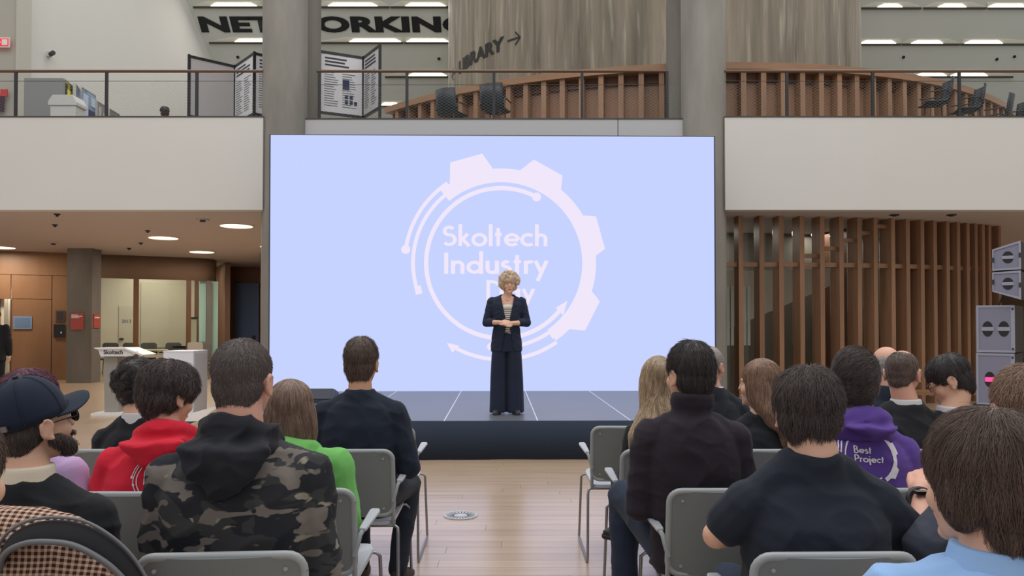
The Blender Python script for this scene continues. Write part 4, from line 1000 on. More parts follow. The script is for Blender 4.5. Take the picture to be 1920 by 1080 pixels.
def head_parts(sx=1.0):
    P_ = [ell((0, -.012, .030), (.076*sx, .094, .0875)), ell((0, .030, -.025), (.066*sx, .062, .088)), ell((0, .040, -.072), (.050*sx, .050, .044)), ell((0, -.050, -.012), (.060*sx, .052, .062)),
          ell((.038, .055, -.030), (.028, .030, .030)), ell((-.038, .055, -.030), (.028, .030, .030)), cap((0, .090, .008), (0, .106, -.026), .009, .0135), cap((-.038, .080, .020), (.038, .080, .020), .0115, .0115),
          cap((-.018, .087, -.060), (.018, .087, -.060), .008, .008), cap((-.016, .086, -.071), (.016, .086, -.071), .008, .008), ell((0, .076, -.098), (.024, .022, .018))]
    for s in (-1, 1):
        rot = Euler((R(-8), 0, R(s*-15))).to_matrix()
        P_.append(ell((s*.0795*sx, -.008, -.012), (.0085, .019, .033), rot)); P_.append(cap((s*.078*sx, .004, -.036), (s*.084*sx, -.002, -.040), .008, .008))
        rim = [(s*(.0845+.003*math.sin(t))*sx, -.012-.019*math.cos(t), -.008+.028*math.sin(t)) for t in [R(-60+40*i) for i in range(7)]]
        P_ += chain(rim, [.0055]*7, 8)
    return P_
def hand_parts(wr, d, nrm, s, curl=.5, L=.185):
    """palm and five fingers; d = direction, nrm = back of the hand, s = side the thumb lies on"""
    d = Vector(d).normalized(); nrm = Vector(nrm); nrm = (nrm-d*nrm.dot(d)).normalized(); x = d.cross(nrm)*s; wr = Vector(wr); k = L/.185
    out = [cap(wr, wr+d*.03*k, .026*k, .028*k), cap(wr+d*.03*k+x*.018*k, wr+d*.085*k+x*.026*k, .018*k, .0145*k), cap(wr+d*.03*k-x*.018*k, wr+d*.08*k-x*.026*k, .017*k, .0135*k), cap(wr+d*.03*k, wr+d*.085*k, .019*k, .0155*k)]
    for i, (o, ln) in enumerate(((.030, .068), (.010, .078), (-.010, .072), (-.029, .056))):
        p = wr+d*.085*k+x*o*k; q = [p]; dd = d.copy()
        for j in range(3):
            dd = (dd-nrm*curl*(.5+.3*j)).normalized(); p = p+dd*ln*(.45, .32, .23)[j]*k; q.append(p)
        out += chain(q, [.0092*k, .0085*k, .0078*k, .0068*k], 8)
    p = wr+d*.025*k+x*.024*k; t1 = p+(d*.5+x*.75-nrm*.25).normalized()*.042*k; t2 = t1+(d*.85+x*.2-nrm*.35).normalized()*.034*k; t3 = t2+(d*.9-x*.1-nrm*.4).normalized()*.024*k
    out += chain([p, t1, t2, t3], [.0145*k, .0115*k, .010*k, .0078*k], 8)
    return out
def shoe_mesh(rz=0):
    m = blob('shoe', [loft([(.012, 0, .07, .046, .135), (.035, 0, .07, .047, .135), (.055, 0, .055, .043, .115), (.075, 0, .02, .038, .075), (.105, 0, -.005, .036, .048)], 20, 2.2)], .006, 4); return m
def sole_mesh(): return blob('sole', [loft([(0, 0, .07, .048, .14), (.02, 0, .07, .048, .14)], 20, 2.2)], .006, 1)
SHOE, SOLE = shoe_mesh(), sole_mesh()
iris = M('eye', (226, 222, 216), .2); nt_ = iris.node_tree; tc_ = nt_.nodes.new('ShaderNodeTexCoord'); sp_ = nt_.nodes.new('ShaderNodeSeparateXYZ'); gt_ = nt_.nodes.new('ShaderNodeMath'); gt_.operation = 'GREATER_THAN'; gt_.inputs[1].default_value = .0075
mx_ = nt_.nodes.new('ShaderNodeMix'); mx_.data_type = 'RGBA'; mx_.inputs[6].default_value = (*lin((226, 222, 216)), 1); mx_.inputs[7].default_value = (*lin((52, 38, 30)), 1)
nt_.links.new(tc_.outputs['Object'], sp_.inputs[0]); nt_.links.new(sp_.outputs[1], gt_.inputs[0]); nt_.links.new(gt_.outputs[0], mx_.inputs[0]); nt_.links.new(mx_.outputs[2], nt_.nodes['Principled BSDF'].inputs['Base Color'])
EYE = MB(); EYE.add(*ell((0, 0, 0), (.0105, .0105, .0070), None, 14, 10)); EYE = EYE.mesh('eye', True); EYE.materials.append(iris)
lipm = M('lips', (176, 108, 100), .5)
def face_bits(root, HM, browm):
    for s in (-1, 1):
        e = obj('eye', EYE, None, root); e.matrix_basis = HM @ Matrix.Translation((s*.031, .0790, .004))
        b = MB(); b.add(*cap((s*.018, .0935, .0225), (s*.046, .084, .0235), .0036, .0026, 8)); o = obj('eyebrow', b, browm, root, smooth=60); o.matrix_basis = HM
    b = MB(); b.add(*ell((0, .0925, -.0655), (.021, .006, .0075))); o = obj('lips', b, lipm, root, smooth=60); o.matrix_basis = HM
# ---- hair shapes, head-local, face towards +y
def shell(vol, top, sx=1.0, front=0, nape=-.075):
    return [ell((0, -.016+front, .034+top*.5), ((.078+vol)*sx, .095+vol, .087+top*.6)), ell((0, -.043, -.012), ((.070+vol*.7)*sx, .058+vol, .070+vol*.5)), ell((0, -.055, nape+.022), ((.055+vol*.4)*sx, .036+vol*.4, .050)),
            ell((.066*sx, -.014, .040), (.014+vol*.7, .050, .044)), ell((-.066*sx, -.014, .040), (.014+vol*.7, .050, .044))]
def fl_down(crown=(0, -.035, .13)):
    c = Vector(crown)
    def f(p):
        d = Vector(p)-c; return Vector((d.x*1.0, d.y, -.02-.9*max(0, .10-p.z)))
    return f
def fl_side(sgn=1):
    def f(p): return Vector((sgn*.9+p.x*3, -.25+p.y*2, -.25-3*max(0, .08-p.z)))
    return f
def make_hair(root, HM, st, mat, n=1500, seed=1, rad=.0007, **k):
    sx = k.get('sx', 1.0); rg = random.Random(seed); vox = k.get('vox', .006)
    if st == 'buzz': parts = shell(.0055, .006, sx); dsp = hairdisp(.0008, seed, 120); S = dict(length=.008, flow=fl_down(), lift=.003)
    elif st == 'short': parts = shell(k.get('vol', .012), k.get('top', .022), sx, k.get('front', 0), k.get('nape', -.075))+([ell((s_*.066, -.018, -.008), (.024, .046, .060)) for s_ in (-1, 1)] if k.get('sides') else []); dsp = hairdisp(k.get('amp', .0035), seed, 85); S = dict(length=k.get('len', .045), flow=k.get('flow') or fl_down(), lift=k.get('lift', .009), curl=k.get('curl', .35))
    elif st == 'curly':
        parts = shell(k.get('vol', .018), .026, sx); 
        for i in range(k.get('balls', 150)):
            a = rg.uniform(0, 2*PI); z = rg.uniform(-.7, 1); r = math.sqrt(1-z*z); p = Vector((r*math.cos(a)*.092*sx, -.016+r*math.sin(a)*.108, .032+z*.105))
            if p.y > .055 and p.z < .06: continue
            b = rg.uniform(.011, .02); parts.append(ell(p, (b, b, b), None, 8, 6))
        dsp = hairdisp(.003, seed, 110); S = dict(length=.05, flow=lambda p: Vector((wob(p, seed), wob(p, seed+9), wob(p, seed+17)-.25)), lift=.014, curl=1.1)
    elif st == 'bob':
        parts = shell(.010, .014, sx)+[loft([(-.135, 0, -.018, .080, .066), (-.125, 0, -.018, .096, .079), (-.09, 0, -.016, .105, .086), (-.04, 0, -.018, .103, .090), (.02, 0, -.02, .094, .089), (.07, 0, -.02, .076, .075)], 28, 2.1)]
        dsp = hairdisp(.0015, seed, 70); S = dict(length=.13, flow=lambda p: Vector((p.x*.8, p.y*.5, -.06 if p.z < .09 else -.012)), lift=.003, curl=.06)
    elif st == 'long':
        z0 = k.get('end', -.40); parts = shell(.010, .014, sx)+[loft([(z0, k.get('dx', 0)*1.3, -.165, .070, .030), (z0+.03, k.get('dx', 0)*1.2, -.165, .100, .042), (z0+.12, k.get('dx', 0), -.155, .116, .052), (-.20, k.get('dx', 0)*.6, -.115, .114, .070), (-.13, 0, -.070, .110, .080), (-.06, 0, -.028, .106, .084), (.01, 0, -.02, .098, .087), (.07, 0, -.02, .074, .074)], 28, 2.1)]
        dsp = hairdisp(.004, seed, 55); S = dict(length=.20, flow=lambda p: Vector((p.x*.5+.012*wob(p, seed), p.y*.3, -.07 if p.z < .09 else -.012)), lift=.004, curl=.12)
    elif st == 'balding':
        v_ = k.get('vol', .006); z_ = k.get('up', .0); parts = [ell((0, -.019, .012+z_*.4), ((.0765+v_*.6)*sx, .0925+v_*.6, .086+z_*.1)), ell((0, -.055, -.052), (.056*sx, .037, .046)), ell((0, -.043, -.014), ((.068+v_*.5)*sx, .055+v_, .058))] if z_ or 1 else [ell((0, -.043, -.014), ((.071+v_)*sx, .057+v_, .058)), ell((0, -.055, -.052), (.056*sx, .037, .046)), ell((.064*sx, -.018, .004+z_), (.016+v_, .052, .040)), ell((-.064*sx, -.018, .004+z_), (.016+v_, .052, .040)), ell((0, -.034, .016+z_), ((.0745+v_*.5)*sx, .073+v_*.5, .055))]
        dsp = hairdisp(.001, seed, 120); S = dict(length=.02, flow=lambda p: Vector((p.x, p.y, -.1)), lift=.004)
    m = blob('hair', parts, vox, 2, dsp); h = obj('hair', m, mat, root); h.matrix_basis = HM
    strands(m, mat, h, n, rad=rad, seed=seed, **S)
    return h
def wob(p, s): return math.sin(p.x*61+s*1.7+2*math.sin(p.z*37+s))+math.sin(p.y*53+s*2.3+2*math.sin(p.x*41))+math.sin(p.z*57+s)
BACKDIR = Vector((0, 1, 0))
def print_on(root, garment_mesh, cx, cz, scale, mat, words, parts_scale=1, name='printed_emblem', mirror=1, tilt=0):
    """screen print lying on the curved cloth of the back"""
    garment_mesh.calc_loop_triangles()
    bvh = BVHTree.FromPolygons([v.co[:] for v in garment_mesh.vertices], [p.vertices[:] for p in garment_mesh.polygons])
    pr = thing_part = None; bmall = bmesh.new()
    shapes = gear_shapes(True)
    for s, base in zip(words, (22, -32)):
        ls, wd = letters(s, .16, .05)
        for ch, mb in ls: shapes.append(('letter', (mb, base)))
    ct, st_ = math.cos(R(tilt)), math.sin(R(tilt)); objs = []
    par = None
    for nm, mb in shapes:
        if nm == 'letter':
            mb, base = mb; m = mb.mesh('letter'); v = verts(m); X = -88+v[:, 0]*52; Z = base+v[:, 1]*42
        else: m = mb.mesh(nm); v = verts(m); X, Z = v[:, 0], v[:, 1]
        X, Z = X*scale, Z*scale; X, Z = X*ct-Z*st_, X*st_+Z*ct
        setverts(m, np.stack([cx+X, np.full(len(v), -1.0), cz+Z], 1))
        bm = bmesh.new(); bm.from_mesh(m); bmesh.ops.triangulate(bm, faces=bm.faces)
        for _ in range(2):
            es = [e for e in bm.edges if e.calc_length() > .018]
            if es: bmesh.ops.subdivide_edges(bm, edges=es, cuts=1); bmesh.ops.triangulate(bm, faces=bm.faces)
        dead = []
        for vv in bm.verts:
            h, nn, _, _ = bvh.ray_cast(vv.co, BACKDIR)
            if h is None: dead.append(vv)
            else: vv.co = h-Vector((0, .0022, 0))
        bmesh.ops.delete(bm, geom=dead, context='VERTS'); bm.to_mesh(m); bm.free()
        if len(m.vertices): objs.append(obj(nm, m, mat, root))
    return objs
def lerp(a, b, t): return a+(b-a)*t
def seated(label, x, d, top, W_=.24, turn=0, nod=0, tilt=0, lean=.03, side=0, rz=0, g=1.0, hair=('short', None), skinm=None, gar=('sweater', None), trm=None, legs='sit', armL=None, armR=None, sx=1.0, vox=.009, n=1500, hk={}, shoe=None, seed=1, hy=0, nk=1.0, rad=.0008, fold=.005, solem=None, back=0.0, drop=.045, nz=0.0, ag=None):
    ag = ag or 1+(g-1)*.35
    top -= {'buzz': .012, 'short': .012+1.1*hk.get('top', .022), 'curly': .05, 'bob': .02, 'long': .02, 'balding': .002, None: .024}[hair[0]]
    root = thing('person', label, 'person', (x, d, 0), R(rz)); S = (top-.46)/.87
    N = Vector((side, .135+lean, top-.257+nz)); zs = N.z-.08-drop; H = Vector((side, .165+lean+hy, top-.118))
    HM = Matrix.Translation(H) @ Euler((R(-nod), R(tilt), R(turn)), 'ZYX').to_matrix().to_4x4() if False else Matrix.Translation(H) @ Matrix.Rotation(R(turn), 4, 'Z') @ Matrix.Rotation(R(-nod), 4, 'X') @ Matrix.Rotation(R(tilt), 4, 'Y')
    pel = Vector((0, .165, .55)); jw = W_-.065
    cyS = lambda z: lerp(.165, N.y, max(0, min(1, (z-.5)/(N.z-.5))))-back*math.sin(PI*max(0, min(1, (z-.46)/(N.z-.46))))
    cxS = lambda z: side*max(0, min(1, (z-.5)/(N.z-.5)))
    sh = {s: Vector((cxS(zs)+s*jw, cyS(zs)+.005, zs-.012)) for s in (-1, 1)}
    el = {s: Vector((cxS(zs)*.6+s*(W_-.025), .17, zs-.285*S)) for s in (-1, 1)}; wr = {s: Vector((s*.10, .37, .635)) for s in (-1, 1)}
    for s, a in ((-1, armL), (1, armR)):
        if a: el[s], wr[s] = Vector(a[0]), Vector(a[1])
    hip = {s: Vector((s*.095, .19, .545)) for s in (-1, 1)}; kn = {s: Vector((s*.13, .60, .535)) for s in (-1, 1)}; an = {s: Vector((s*.13, .60, .10)) for s in (-1, 1)}; ft = {s: (Vector((s*.13, .60, .0)), 0) for s in (-1, 1)}
    if legs == 'crossed':   # right thigh up, ankle of the left leg out to the left side
        kn[1] = Vector((.16, .58, .56)); an[1] = Vector((.05, .62, .10)); ft[1] = (Vector((.05, .62, 0)), 0)
        kn[-1] = Vector((-.20, .58, .60)); an[-1] = Vector((-.16, .64, .10)); ft[-1] = (Vector((-.16, .64, 0)), 0)
    elif legs == 'tucked':
        an = {s: Vector((s*.12, .36, .11)) for s in (-1, 1)}; ft = {s: (Vector((s*.12, .36, 0)), 0) for s in (-1, 1)}
    elif isinstance(legs, dict):
        for s, (k_, a_2, yaw) in legs.items(): kn[s], an[s] = Vector(k_), Vector(a_2); ft[s] = (Vector((a_2[0], a_2[1], a_2[2]-.10)), yaw)
    # --- body: one continuous surface
    bp = xf(head_parts(sx), HM); nb = HM @ Vector((0, -.028, -.055)); bp.append(cap(nb, N+Vector((0, -.005, -.02)), .056*nk, .064*nk, 16))
    bp += [loft([(.50, 0, .165, .15*g, .10*g), (.66, cxS(.66), cyS(.66), .14*g, .095*g), (zs-.10, cxS(zs), cyS(zs), jw*.86, .085*g), (zs-.02, cxS(zs), cyS(zs), jw*.72, .07), (zs+.03, N.x, N.y, jw*.4, .055), (N.z-.02, N.x, N.y, .05, .05)])]
    for s in (-1, 1):
        bp += chain([sh[s]-Vector((0, 0, .012)), el[s], wr[s]], [.046, .041, .028]); dv = (Vector((-s*.05, .16, -.02)) if wr[s].y > .3 else wr[s]-el[s])
        bp += hand_parts(wr[s], dv if dv.length > .01 else (0, 1, 0), Vector((s*.35, 0, 1)), s*-1, .35)
        bp += chain([hip[s], kn[s], an[s]], [.075, .052, .040])
        bp.append(cap(an[s], ft[s][0]+Vector((0, .02, .05)), .035, .03))
    body = obj('body', blob('body', bp, .0065 if vox < .009 else .008, 2), skinm, root)
    face_bits(root, HM, hair[1] if hair[1] else skinm)
    # --- trousers
    tp = [loft([(.46, 0, .17, .165*g, .115*g), (.52, 0, .17, .17*g, .12*g), (.62, cxS(.62), cyS(.62), .155*g, .11*g)])]
    for s in (-1, 1):
        tp += chain([hip[s], kn[s], an[s]], [.092, .068, .054])
    obj('trousers', blob('trousers', tp, .011, 3, folds(.004, seed+40, 34)), trm, root)
    for s in (-1, 1):
        so = obj('shoe', SHOE.copy(), shoe, root); so.matrix_basis = Matrix.Translation(ft[s][0]) @ Matrix.Rotation(R(ft[s][1]), 4, 'Z')
        obj('sole', SOLE.copy() if not SOLE.users else SOLE.copy(), solem or M('sole_dark', (40, 38, 38), .7), so)
    # --- upper garment
    kind, gm = gar[0], gar[1]; opt = gar[2] if len(gar) > 2 else {}
    loose = {'hoodie': .016, 'suit': .014, 'tee': .010, 'sweater': .010, 'shirt': .010, 'turtle': .010, 'jacket': .014}[kind]
    q = loose; J = jw+q
    tz = [(.475, 0, .17, .168*g+q, .118*g+q), (.60, cxS(.6), cyS(.6), .165*g+q, .115*g+q), (.46+.30*S, cxS(.46+.3*S), cyS(.46+.3*S), lerp(.165*g, J, .5)+q, .118*g+q), (zs-.13, cxS(zs), cyS(zs-.13), J+.012, .118*g+q), (zs-.06, cxS(zs), cyS(zs-.06), J+.008, .112*g+q), (zs, cxS(zs), cyS(zs), J-.012, .098+q), (zs+.035*S, lerp(cxS(zs), N.x, .4), cyS(zs+.03), J*.80, .085+q), (zs+.058*S, lerp(cxS(zs), N.x, .7), lerp(cyS(zs), N.y, .7), J*.58, .075+q), (N.z-.012, N.x, N.y-.002, .066*nk+q, .062*nk+q)]
    gp = [loft(tz, 32, 2.3)]
    for s in (-1, 1):
        rs = [.064*ag+q*.5, .054*ag+q*.6, .040+q*.6]
        gp.append(cap((cxS(zs)*.5+N.x*.5+s*.05, N.y, N.z-.05), sh[s]+Vector((-s*.01, 0, .004)), .052+q*.3, .058+q*.4))
        if kind == 'tee': e2 = sh[s].lerp(el[s], opt.get('sl', .72)); gp += chain([sh[s], e2], [rs[0], rs[1]+.012])
        else: w2 = el[s].lerp(wr[s], opt.get('sl', .93)); gp += chain([sh[s], el[s], w2], rs)
    if kind == 'turtle':
        tn = N+(nb-N)*.75; gp.append(loft([(N.z-.06, N.x, N.y, .092, .088), (N.z-.02, N.x, N.y, .080, .076), (N.z+.01, N.x, N.y, .0765, .073), (tn.z, tn.x, tn.y, .077, .074)], 24, 2.1)); gp.append(loft([(tn.z-.042, lerp(N.x, tn.x, .5), lerp(N.y, tn.y, .5), .083, .080), (tn.z+.004, tn.x, tn.y, .081, .078)], 24, 2.1))
    if kind == 'suit':
        gp.append(loft([(N.z-.07, N.x, N.y-.01, .115, .085), (N.z-.03, N.x, N.y-.010, .090, .078), (N.z+.012, N.x, N.y-.004, .074, .071)], 24, 2.1))
        for s in (-1, 1): gp.append(ell(sh[s]+Vector((s*.010, 0, .006)), (.05, .062, .045)))
    nmg = {'hoodie': 'hoodie', 'suit': 'suit_jacket', 'tee': 't_shirt', 'sweater': 'sweater', 'shirt': 'shirt', 'turtle': 'turtleneck', 'jacket': 'jacket'}[kind]
    gmesh = blob(nmg, gp, vox, 4, folds(fold, seed)); garment = obj(nmg, gmesh, gm, root)
    if kind == 'hoodie':
        hm = opt.get('hood', gm); dp = opt.get('drop', .17); cN = N+Vector((0, 0, .0)); hp = []
        ringp = [(cN.x+.088*math.sin(a), cN.y+.015-.085*math.cos(a), cN.z-.018+.030*math.cos(a)) for a in [R(-125+25*i) for i in range(11)]]
        hp += chain(ringp, [.030, .036, .040, .043, .045, .046, .045, .043, .040, .036, .030])
        hp += chain([(p[0]*1.0+(p[0]-cN.x)*.22, p[1]-.012, p[2]-.045) for p in ringp[2:9]], [.034, .038, .042, .044, .042, .038, .034])
        w0 = opt.get('hw', .13); yb = cyS(zs)-(.118*g+q)
        hp.append(loft([(N.z-dp, cN.x, yb+.005, .018, .020), (N.z-dp*.8, cN.x, yb+.004, w0*.42, .028), (N.z-dp*.5, cN.x, yb+.008, w0*.85, .038), (N.z-dp*.2, cN.x, yb+.03, w0*1.0, .052), (N.z-.01, cN.x, N.y-.035, w0*.8, .05)], 24, 2.2))
        obj('hood', blob('hood', hp, vox, 4, folds(fold*1.2, seed+9, 50)), hm, root)
    if kind in ('shirt', 'suit') or opt.get('collar'):
        cm_ = opt.get('collar') or gm; hp = []
        up = .022 if (kind == 'shirt' or opt.get('wide')) else .010 if kind == 'suit' and not opt.get('collar') else .012
        kw = 1 if kind in ('suit', 'shirt') else .84
        hp = [loft([(N.z-.045, N.x, N.y-.004, .098*nk*kw, .086*nk*kw), (N.z-.018, N.x, N.y-.003, .083*nk*(kw+1)/2, .078*nk*(kw+1)/2), (N.z+up*.6, N.x, N.y-.001, .0725*nk, .070*nk), (N.z+up, N.x, N.y, .0700*nk, .0675*nk)], 28, 2.1)]
        obj('collar', blob('collar', hp, .005, 2), cm_, root)
    if kind == 'tee':
        ringp = [(N.x+.066*nk*math.sin(a), N.y-.002-.062*nk*math.cos(a), N.z-.004+.010*math.cos(a)) for a in [R(-180+20*i) for i in range(19)]]
        nbm = MB().tube(ringp, .0085, 8) if opt.get('band') else None
    # --- hair
    if hair[0]: make_hair(root, HM, hair[0], hair[1], n=n, seed=seed, rad=rad, sx=sx, **hk)
    return dict(root=root, HM=HM, N=N, zs=zs, gmesh=gmesh, garment=garment, el=el, wr=wr, body=body)
# colours
sk_light = skin('fair', (222, 176, 152)); sk_pink = skin('rosy', (218, 166, 146)); sk_tan = skin('warm', (206, 160, 132))
H_dk = hair_mat('dark_brown', (92, 80, 78), (64, 55, 55)); H_blk = hair_mat('near_black', (72, 65, 67), (48, 44, 48)); H_br = hair_mat('brown', (112, 92, 83), (78, 64, 60)); H_ash = hair_mat('ash_brown', (150, 126, 112), (120, 98, 88))
H_bl = hair_mat('dark_blond', (192, 170, 142), (150, 126, 104)); H_cu = hair_mat('light_brown', (160, 128, 106), (118, 94, 80)); H_gr = hair_mat('grey', (196, 190, 186), (156, 150, 146)); H_gi = hair_mat('sandy', (158, 128, 108), (126, 102, 88)); H_mag = hair_mat('magenta', (116, 62, 86), (86, 46, 64)); H_spk = hair_mat('ash_blond', (238, 222, 202), (206, 184, 160)); H_buzz = hair_mat('cropped_dark', (108, 98, 97), (88, 80, 80), .6)
def cloth(n, c, **k): return M('cloth_'+n, c, k.pop('rough', .85), bump=.12, bscale=k.pop('bs', 420), var=k.pop('var', .35), vscale=(7, 7, 7), col2=k.pop('c2', tuple(v*.86 for v in c)), sheen=k.pop('sheen', .06), spec=.25, **k)
c_black = cloth('black', (34, 36, 42)); c_navy = cloth('navy', (34, 42, 58)); c_char = cloth('charcoal', (38, 42, 50)); c_plum = cloth('dark_plum', (44, 38, 48)); c_red = cloth('red', (214, 36, 60)); c_purp = cloth('purple', (92, 66, 148)); c_green = cloth('green', (116, 190, 102)); c_lilac = cloth('lilac', (198, 168, 214)); c_beige = cloth('beige', (182, 158, 130)); c_blue = cloth('light_blue', (150, 188, 238)); c_cream = cloth('cream', (226, 214, 196)); c_slate = cloth('slate', (62, 66, 80)); c_denim = cloth('denim', (44, 54, 74)); c_jean = cloth('blue_denim', (70, 100, 150)); c_paleblue = cloth('pale_blue', (176, 202, 232)); c_white = cloth('white', (214, 214, 218)); c_dgreen = cloth('grey_green', (82, 88, 86))
t_dark = cloth('trouser_black', (32, 34, 40)); t_navy = cloth('trouser_navy', (36, 42, 56))
sh_dk = M('shoe_leather', (38, 34, 34), .45); sh_br = M('shoe_suede', (62, 54, 52), .8); sole_w = M('sole_pale', (190, 182, 172), .7)
# camouflage cloth
camo = bpy.data.materials.new('cloth_camouflage'); camo.use_nodes = True; MATS['cloth_camo'] = camo
nt = camo.node_tree; N_ = nt.nodes; L_ = nt.links; bs = N_['Principled BSDF']; bs.inputs['Roughness'].default_value = .9; bs.inputs['Specular IOR Level'].default_value = .2
tc = N_.new('ShaderNodeTexCoord'); prev = None
for i, (c, scl, th, off) in enumerate((((62, 63, 66), None, 0, 0), ((44, 46, 52), (8, 8, 15), .50, 3), ((118, 112, 108), (9.5, 9.5, 19), .57, 11), ((142, 136, 124), (13, 13, 25), .66, 23))):
    if scl is None:
        rgb = N_.new('ShaderNodeRGB'); rgb.outputs[0].default_value = (*lin(c), 1); prev = rgb.outputs[0]; continue
    mp = N_.new('ShaderNodeMapping'); mp.inputs['Scale'].default_value = scl; mp.inputs['Location'].default_value = (off, off*.7, off*1.3); L_.new(tc.outputs['Object'], mp.inputs[0])
    nz = N_.new('ShaderNodeTexNoise'); nz.inputs['Scale'].default_value = 1; nz.inputs['Detail'].default_value = 2.5; nz.inputs['Roughness'].default_value = .5; nz.inputs['Distortion'].default_value = .5; L_.new(mp.outputs[0], nz.inputs['Vector'])
    r = N_.new('ShaderNodeMapRange'); r.inputs[1].default_value = th-.012; r.inputs[2].default_value = th+.012; L_.new(nz.outputs[0], r.inputs[0])
    x = N_.new('ShaderNodeMix'); x.data_type = 'RGBA'; x.inputs[7].default_value = (*lin(c), 1); L_.new(prev, x.inputs[6]); L_.new(r.outputs[0], x.inputs[0]); prev = x.outputs[2]
L_.new(prev, bs.inputs['Base Color'])
prw = M('print_white', (226, 222, 232), .7)

G_R, G_L = 'audience seated right of the aisle', 'audience seated left of the aisle'
def dd(row): return ROWD[row]
# ---------------- right block
p = seated('man with white hair in a dark suit, front row', 1.26, dd(1), 1.235+.07, .235, turn=-42, lean=.05, hair=('short', H_gr), hk=dict(vol=.006, top=.006, amp=.001, len=.02, lift=.003), skinm=sk_pink, gar=('suit', c_char, {'collar': c_white}), trm=t_dark, shoe=sh_dk, n=900, seed=11, rad=.001)
p = seated('balding grey-haired man with a pale blue collar, front row', 2.36, dd(1), 1.295, .235, turn=8, hair=('balding', H_gr), skinm=sk_pink, gar=('suit', c_navy, {'collar': c_paleblue}), trm=t_dark, shoe=sh_dk, n=900, seed=12, rad=.001, hk=dict(vol=.008))
p = seated('woman with long straight blond hair beside the turtleneck man', .755, dd(2), 1.27, .18, turn=8, hair=('long', H_bl), skinm=sk_light, gar=('sweater', c_black), trm=t_dark, shoe=sh_dk, n=3500, seed=13, hk=dict(end=-.37, dx=-.085), rad=.0011)
p = seated('woman with long brown hair turned to the left', 1.29, dd(2), 1.255, .205, turn=48, lean=.05, hair=('long', H_cu), skinm=sk_light, gar=('sweater', c_black), trm=t_dark, shoe=sh_dk, n=3500, seed=14, hk=dict(end=-.34, dx=.03), rad=.0011)
p = seated('balding man in a dark jacket with head bowed to the right', 1.915, dd(2), 1.295, .235, side=.115, turn=-40, nod=18, lean=.04, hair=('balding', H_br), skinm=sk_pink, gar=('jacket', c_black, {'collar': c_white}), trm=t_dark, shoe=sh_dk, n=1500, seed=15, rad=.001, hk=dict(vol=.007, up=.028))
p = seated('man with glasses and dark hair looking down to the left', 2.41, dd(2), 1.285, .23, side=-.15, turn=62, nod=28, lean=.02, hair=('short', H_blk), skinm=sk_light, gar=('sweater', c_char, {'collar': c_white}), trm=t_dark, shoe=sh_dk, n=1500, seed=16, rad=.001, hk=dict(vol=.009, top=.014, amp=.002))
def glasses(p, m):
    g = empty('glasses')
    g.parent = p['root']; g.matrix_basis = p['HM']
    for s in (-1, 1):
        obj('rim', MB().tube([(s*.032+.022*math.cos(t), .104-.004*abs(math.cos(t)), .002+.017*math.sin(t)) for t in [2*PI*i/16 for i in range(17)]], .0016, 6), m, g)
        obj('temple', MB().tube([(s*.055, .099, .004), (s*.076, .085, .006), (s*.080, .04, .006), (s*.0805, .012, .004)], .0018, 6), m, g)
    obj('bridge', MB().tube([(-.01, .108, .004), (.01, .108, .004)], .0015, 6), m, g)
    return g
gblk = M('glasses_black', (24, 24, 28), .3)
glasses(p, gblk)
p = seated('dark-haired person cut off by the right picture edge', 2.94, dd(2), 1.355, .235, side=-.18, turn=15, hair=('short', H_blk), skinm=sk_light, gar=('suit', c_black), trm=t_dark, shoe=sh_dk, n=900, seed=17, rad=.001)
p = seated('man in a dark plum turtleneck with crossed legs by the aisle', .722, dd(3), 1.375, .232, turn=22, lean=.03, hair=('short', H_blk), skinm=sk_light, gar=('turtle', c_plum), trm=c_denim, shoe=sh_dk, n=4200, seed=18, vox=.008, hk=dict(vol=.010, top=.018, amp=.003, len=.03), nk=1.0,
           legs={-1: ((-.225, .55, .67), (-.225, .50, .11), 4), 1: ((.10, .62, .62), (-.10, .70, .52), 70)}, side=-.012, drop=.012)
p = seated('person in a purple hoodie with a white gear print', 1.385, dd(3), 1.345, .235, turn=-12, lean=.04, hair=('short', H_dk), skinm=sk_light, gar=('hoodie', c_purp, {'drop': .055, 'hw': .10}), trm=t_dark, shoe=sh_dk, n=3500, seed=19, hk=dict(vol=.011, top=.024, amp=.004, len=.05, flow=fl_side(-1)), side=-.005)
print_on(p['root'], p['gmesh'], 1.625*0+(PX(1630, 2.96)-1.385), P(1630, 858, 2.96).z, .00060, prw, ('Best', 'Project'), tilt=-2)
p = seated('large man in a black T-shirt with short dark hair', .885, dd(4), 1.312, .252, turn=-16, nod=4, lean=.05, g=1.2, nz=.045, drop=.075, hair=('short', H_dk), skinm=sk_light, gar=('tee', cloth('black_tee', (36, 42, 54)), {'sl': .52}), trm=c_denim, shoe=sh_dk, n=6500, seed=20, vox=.008, nk=1.12, sx=1.06, hk=dict(vol=.013, top=.02, amp=.004, len=.045, lift=.011),
           armL=((-.278, .21, .80), (-.12, .42, .74)), armR=((.285, .20, .78), (.12, .42, .74)), fold=.004)
p = seated('sandy-haired person with a watch on the raised left wrist', 1.515, dd(4), 1.315, .255, turn=-10, lean=.03, hair=('short', H_gi), skinm=sk_pink, gar=('sweater', c_slate, {'sl': .2}), trm=t_navy, shoe=sh_dk, n=4500, seed=21, hk=dict(vol=.008, top=.012, amp=.002, len=.025),
           armL=((-.345, .10, .80), (-.262, .28, .905)), vox=.008)
wtc = obj('watch', MB().tube([p['el'][-1].lerp(p['wr'][-1], .86)+Vector((.038*math.cos(t), .016*math.sin(t), .034*math.sin(t))) for t in [2*PI*i/20 for i in range(21)]], .009, 8), M('watch_black', (32, 32, 36), .4), p['root'], smooth=60)
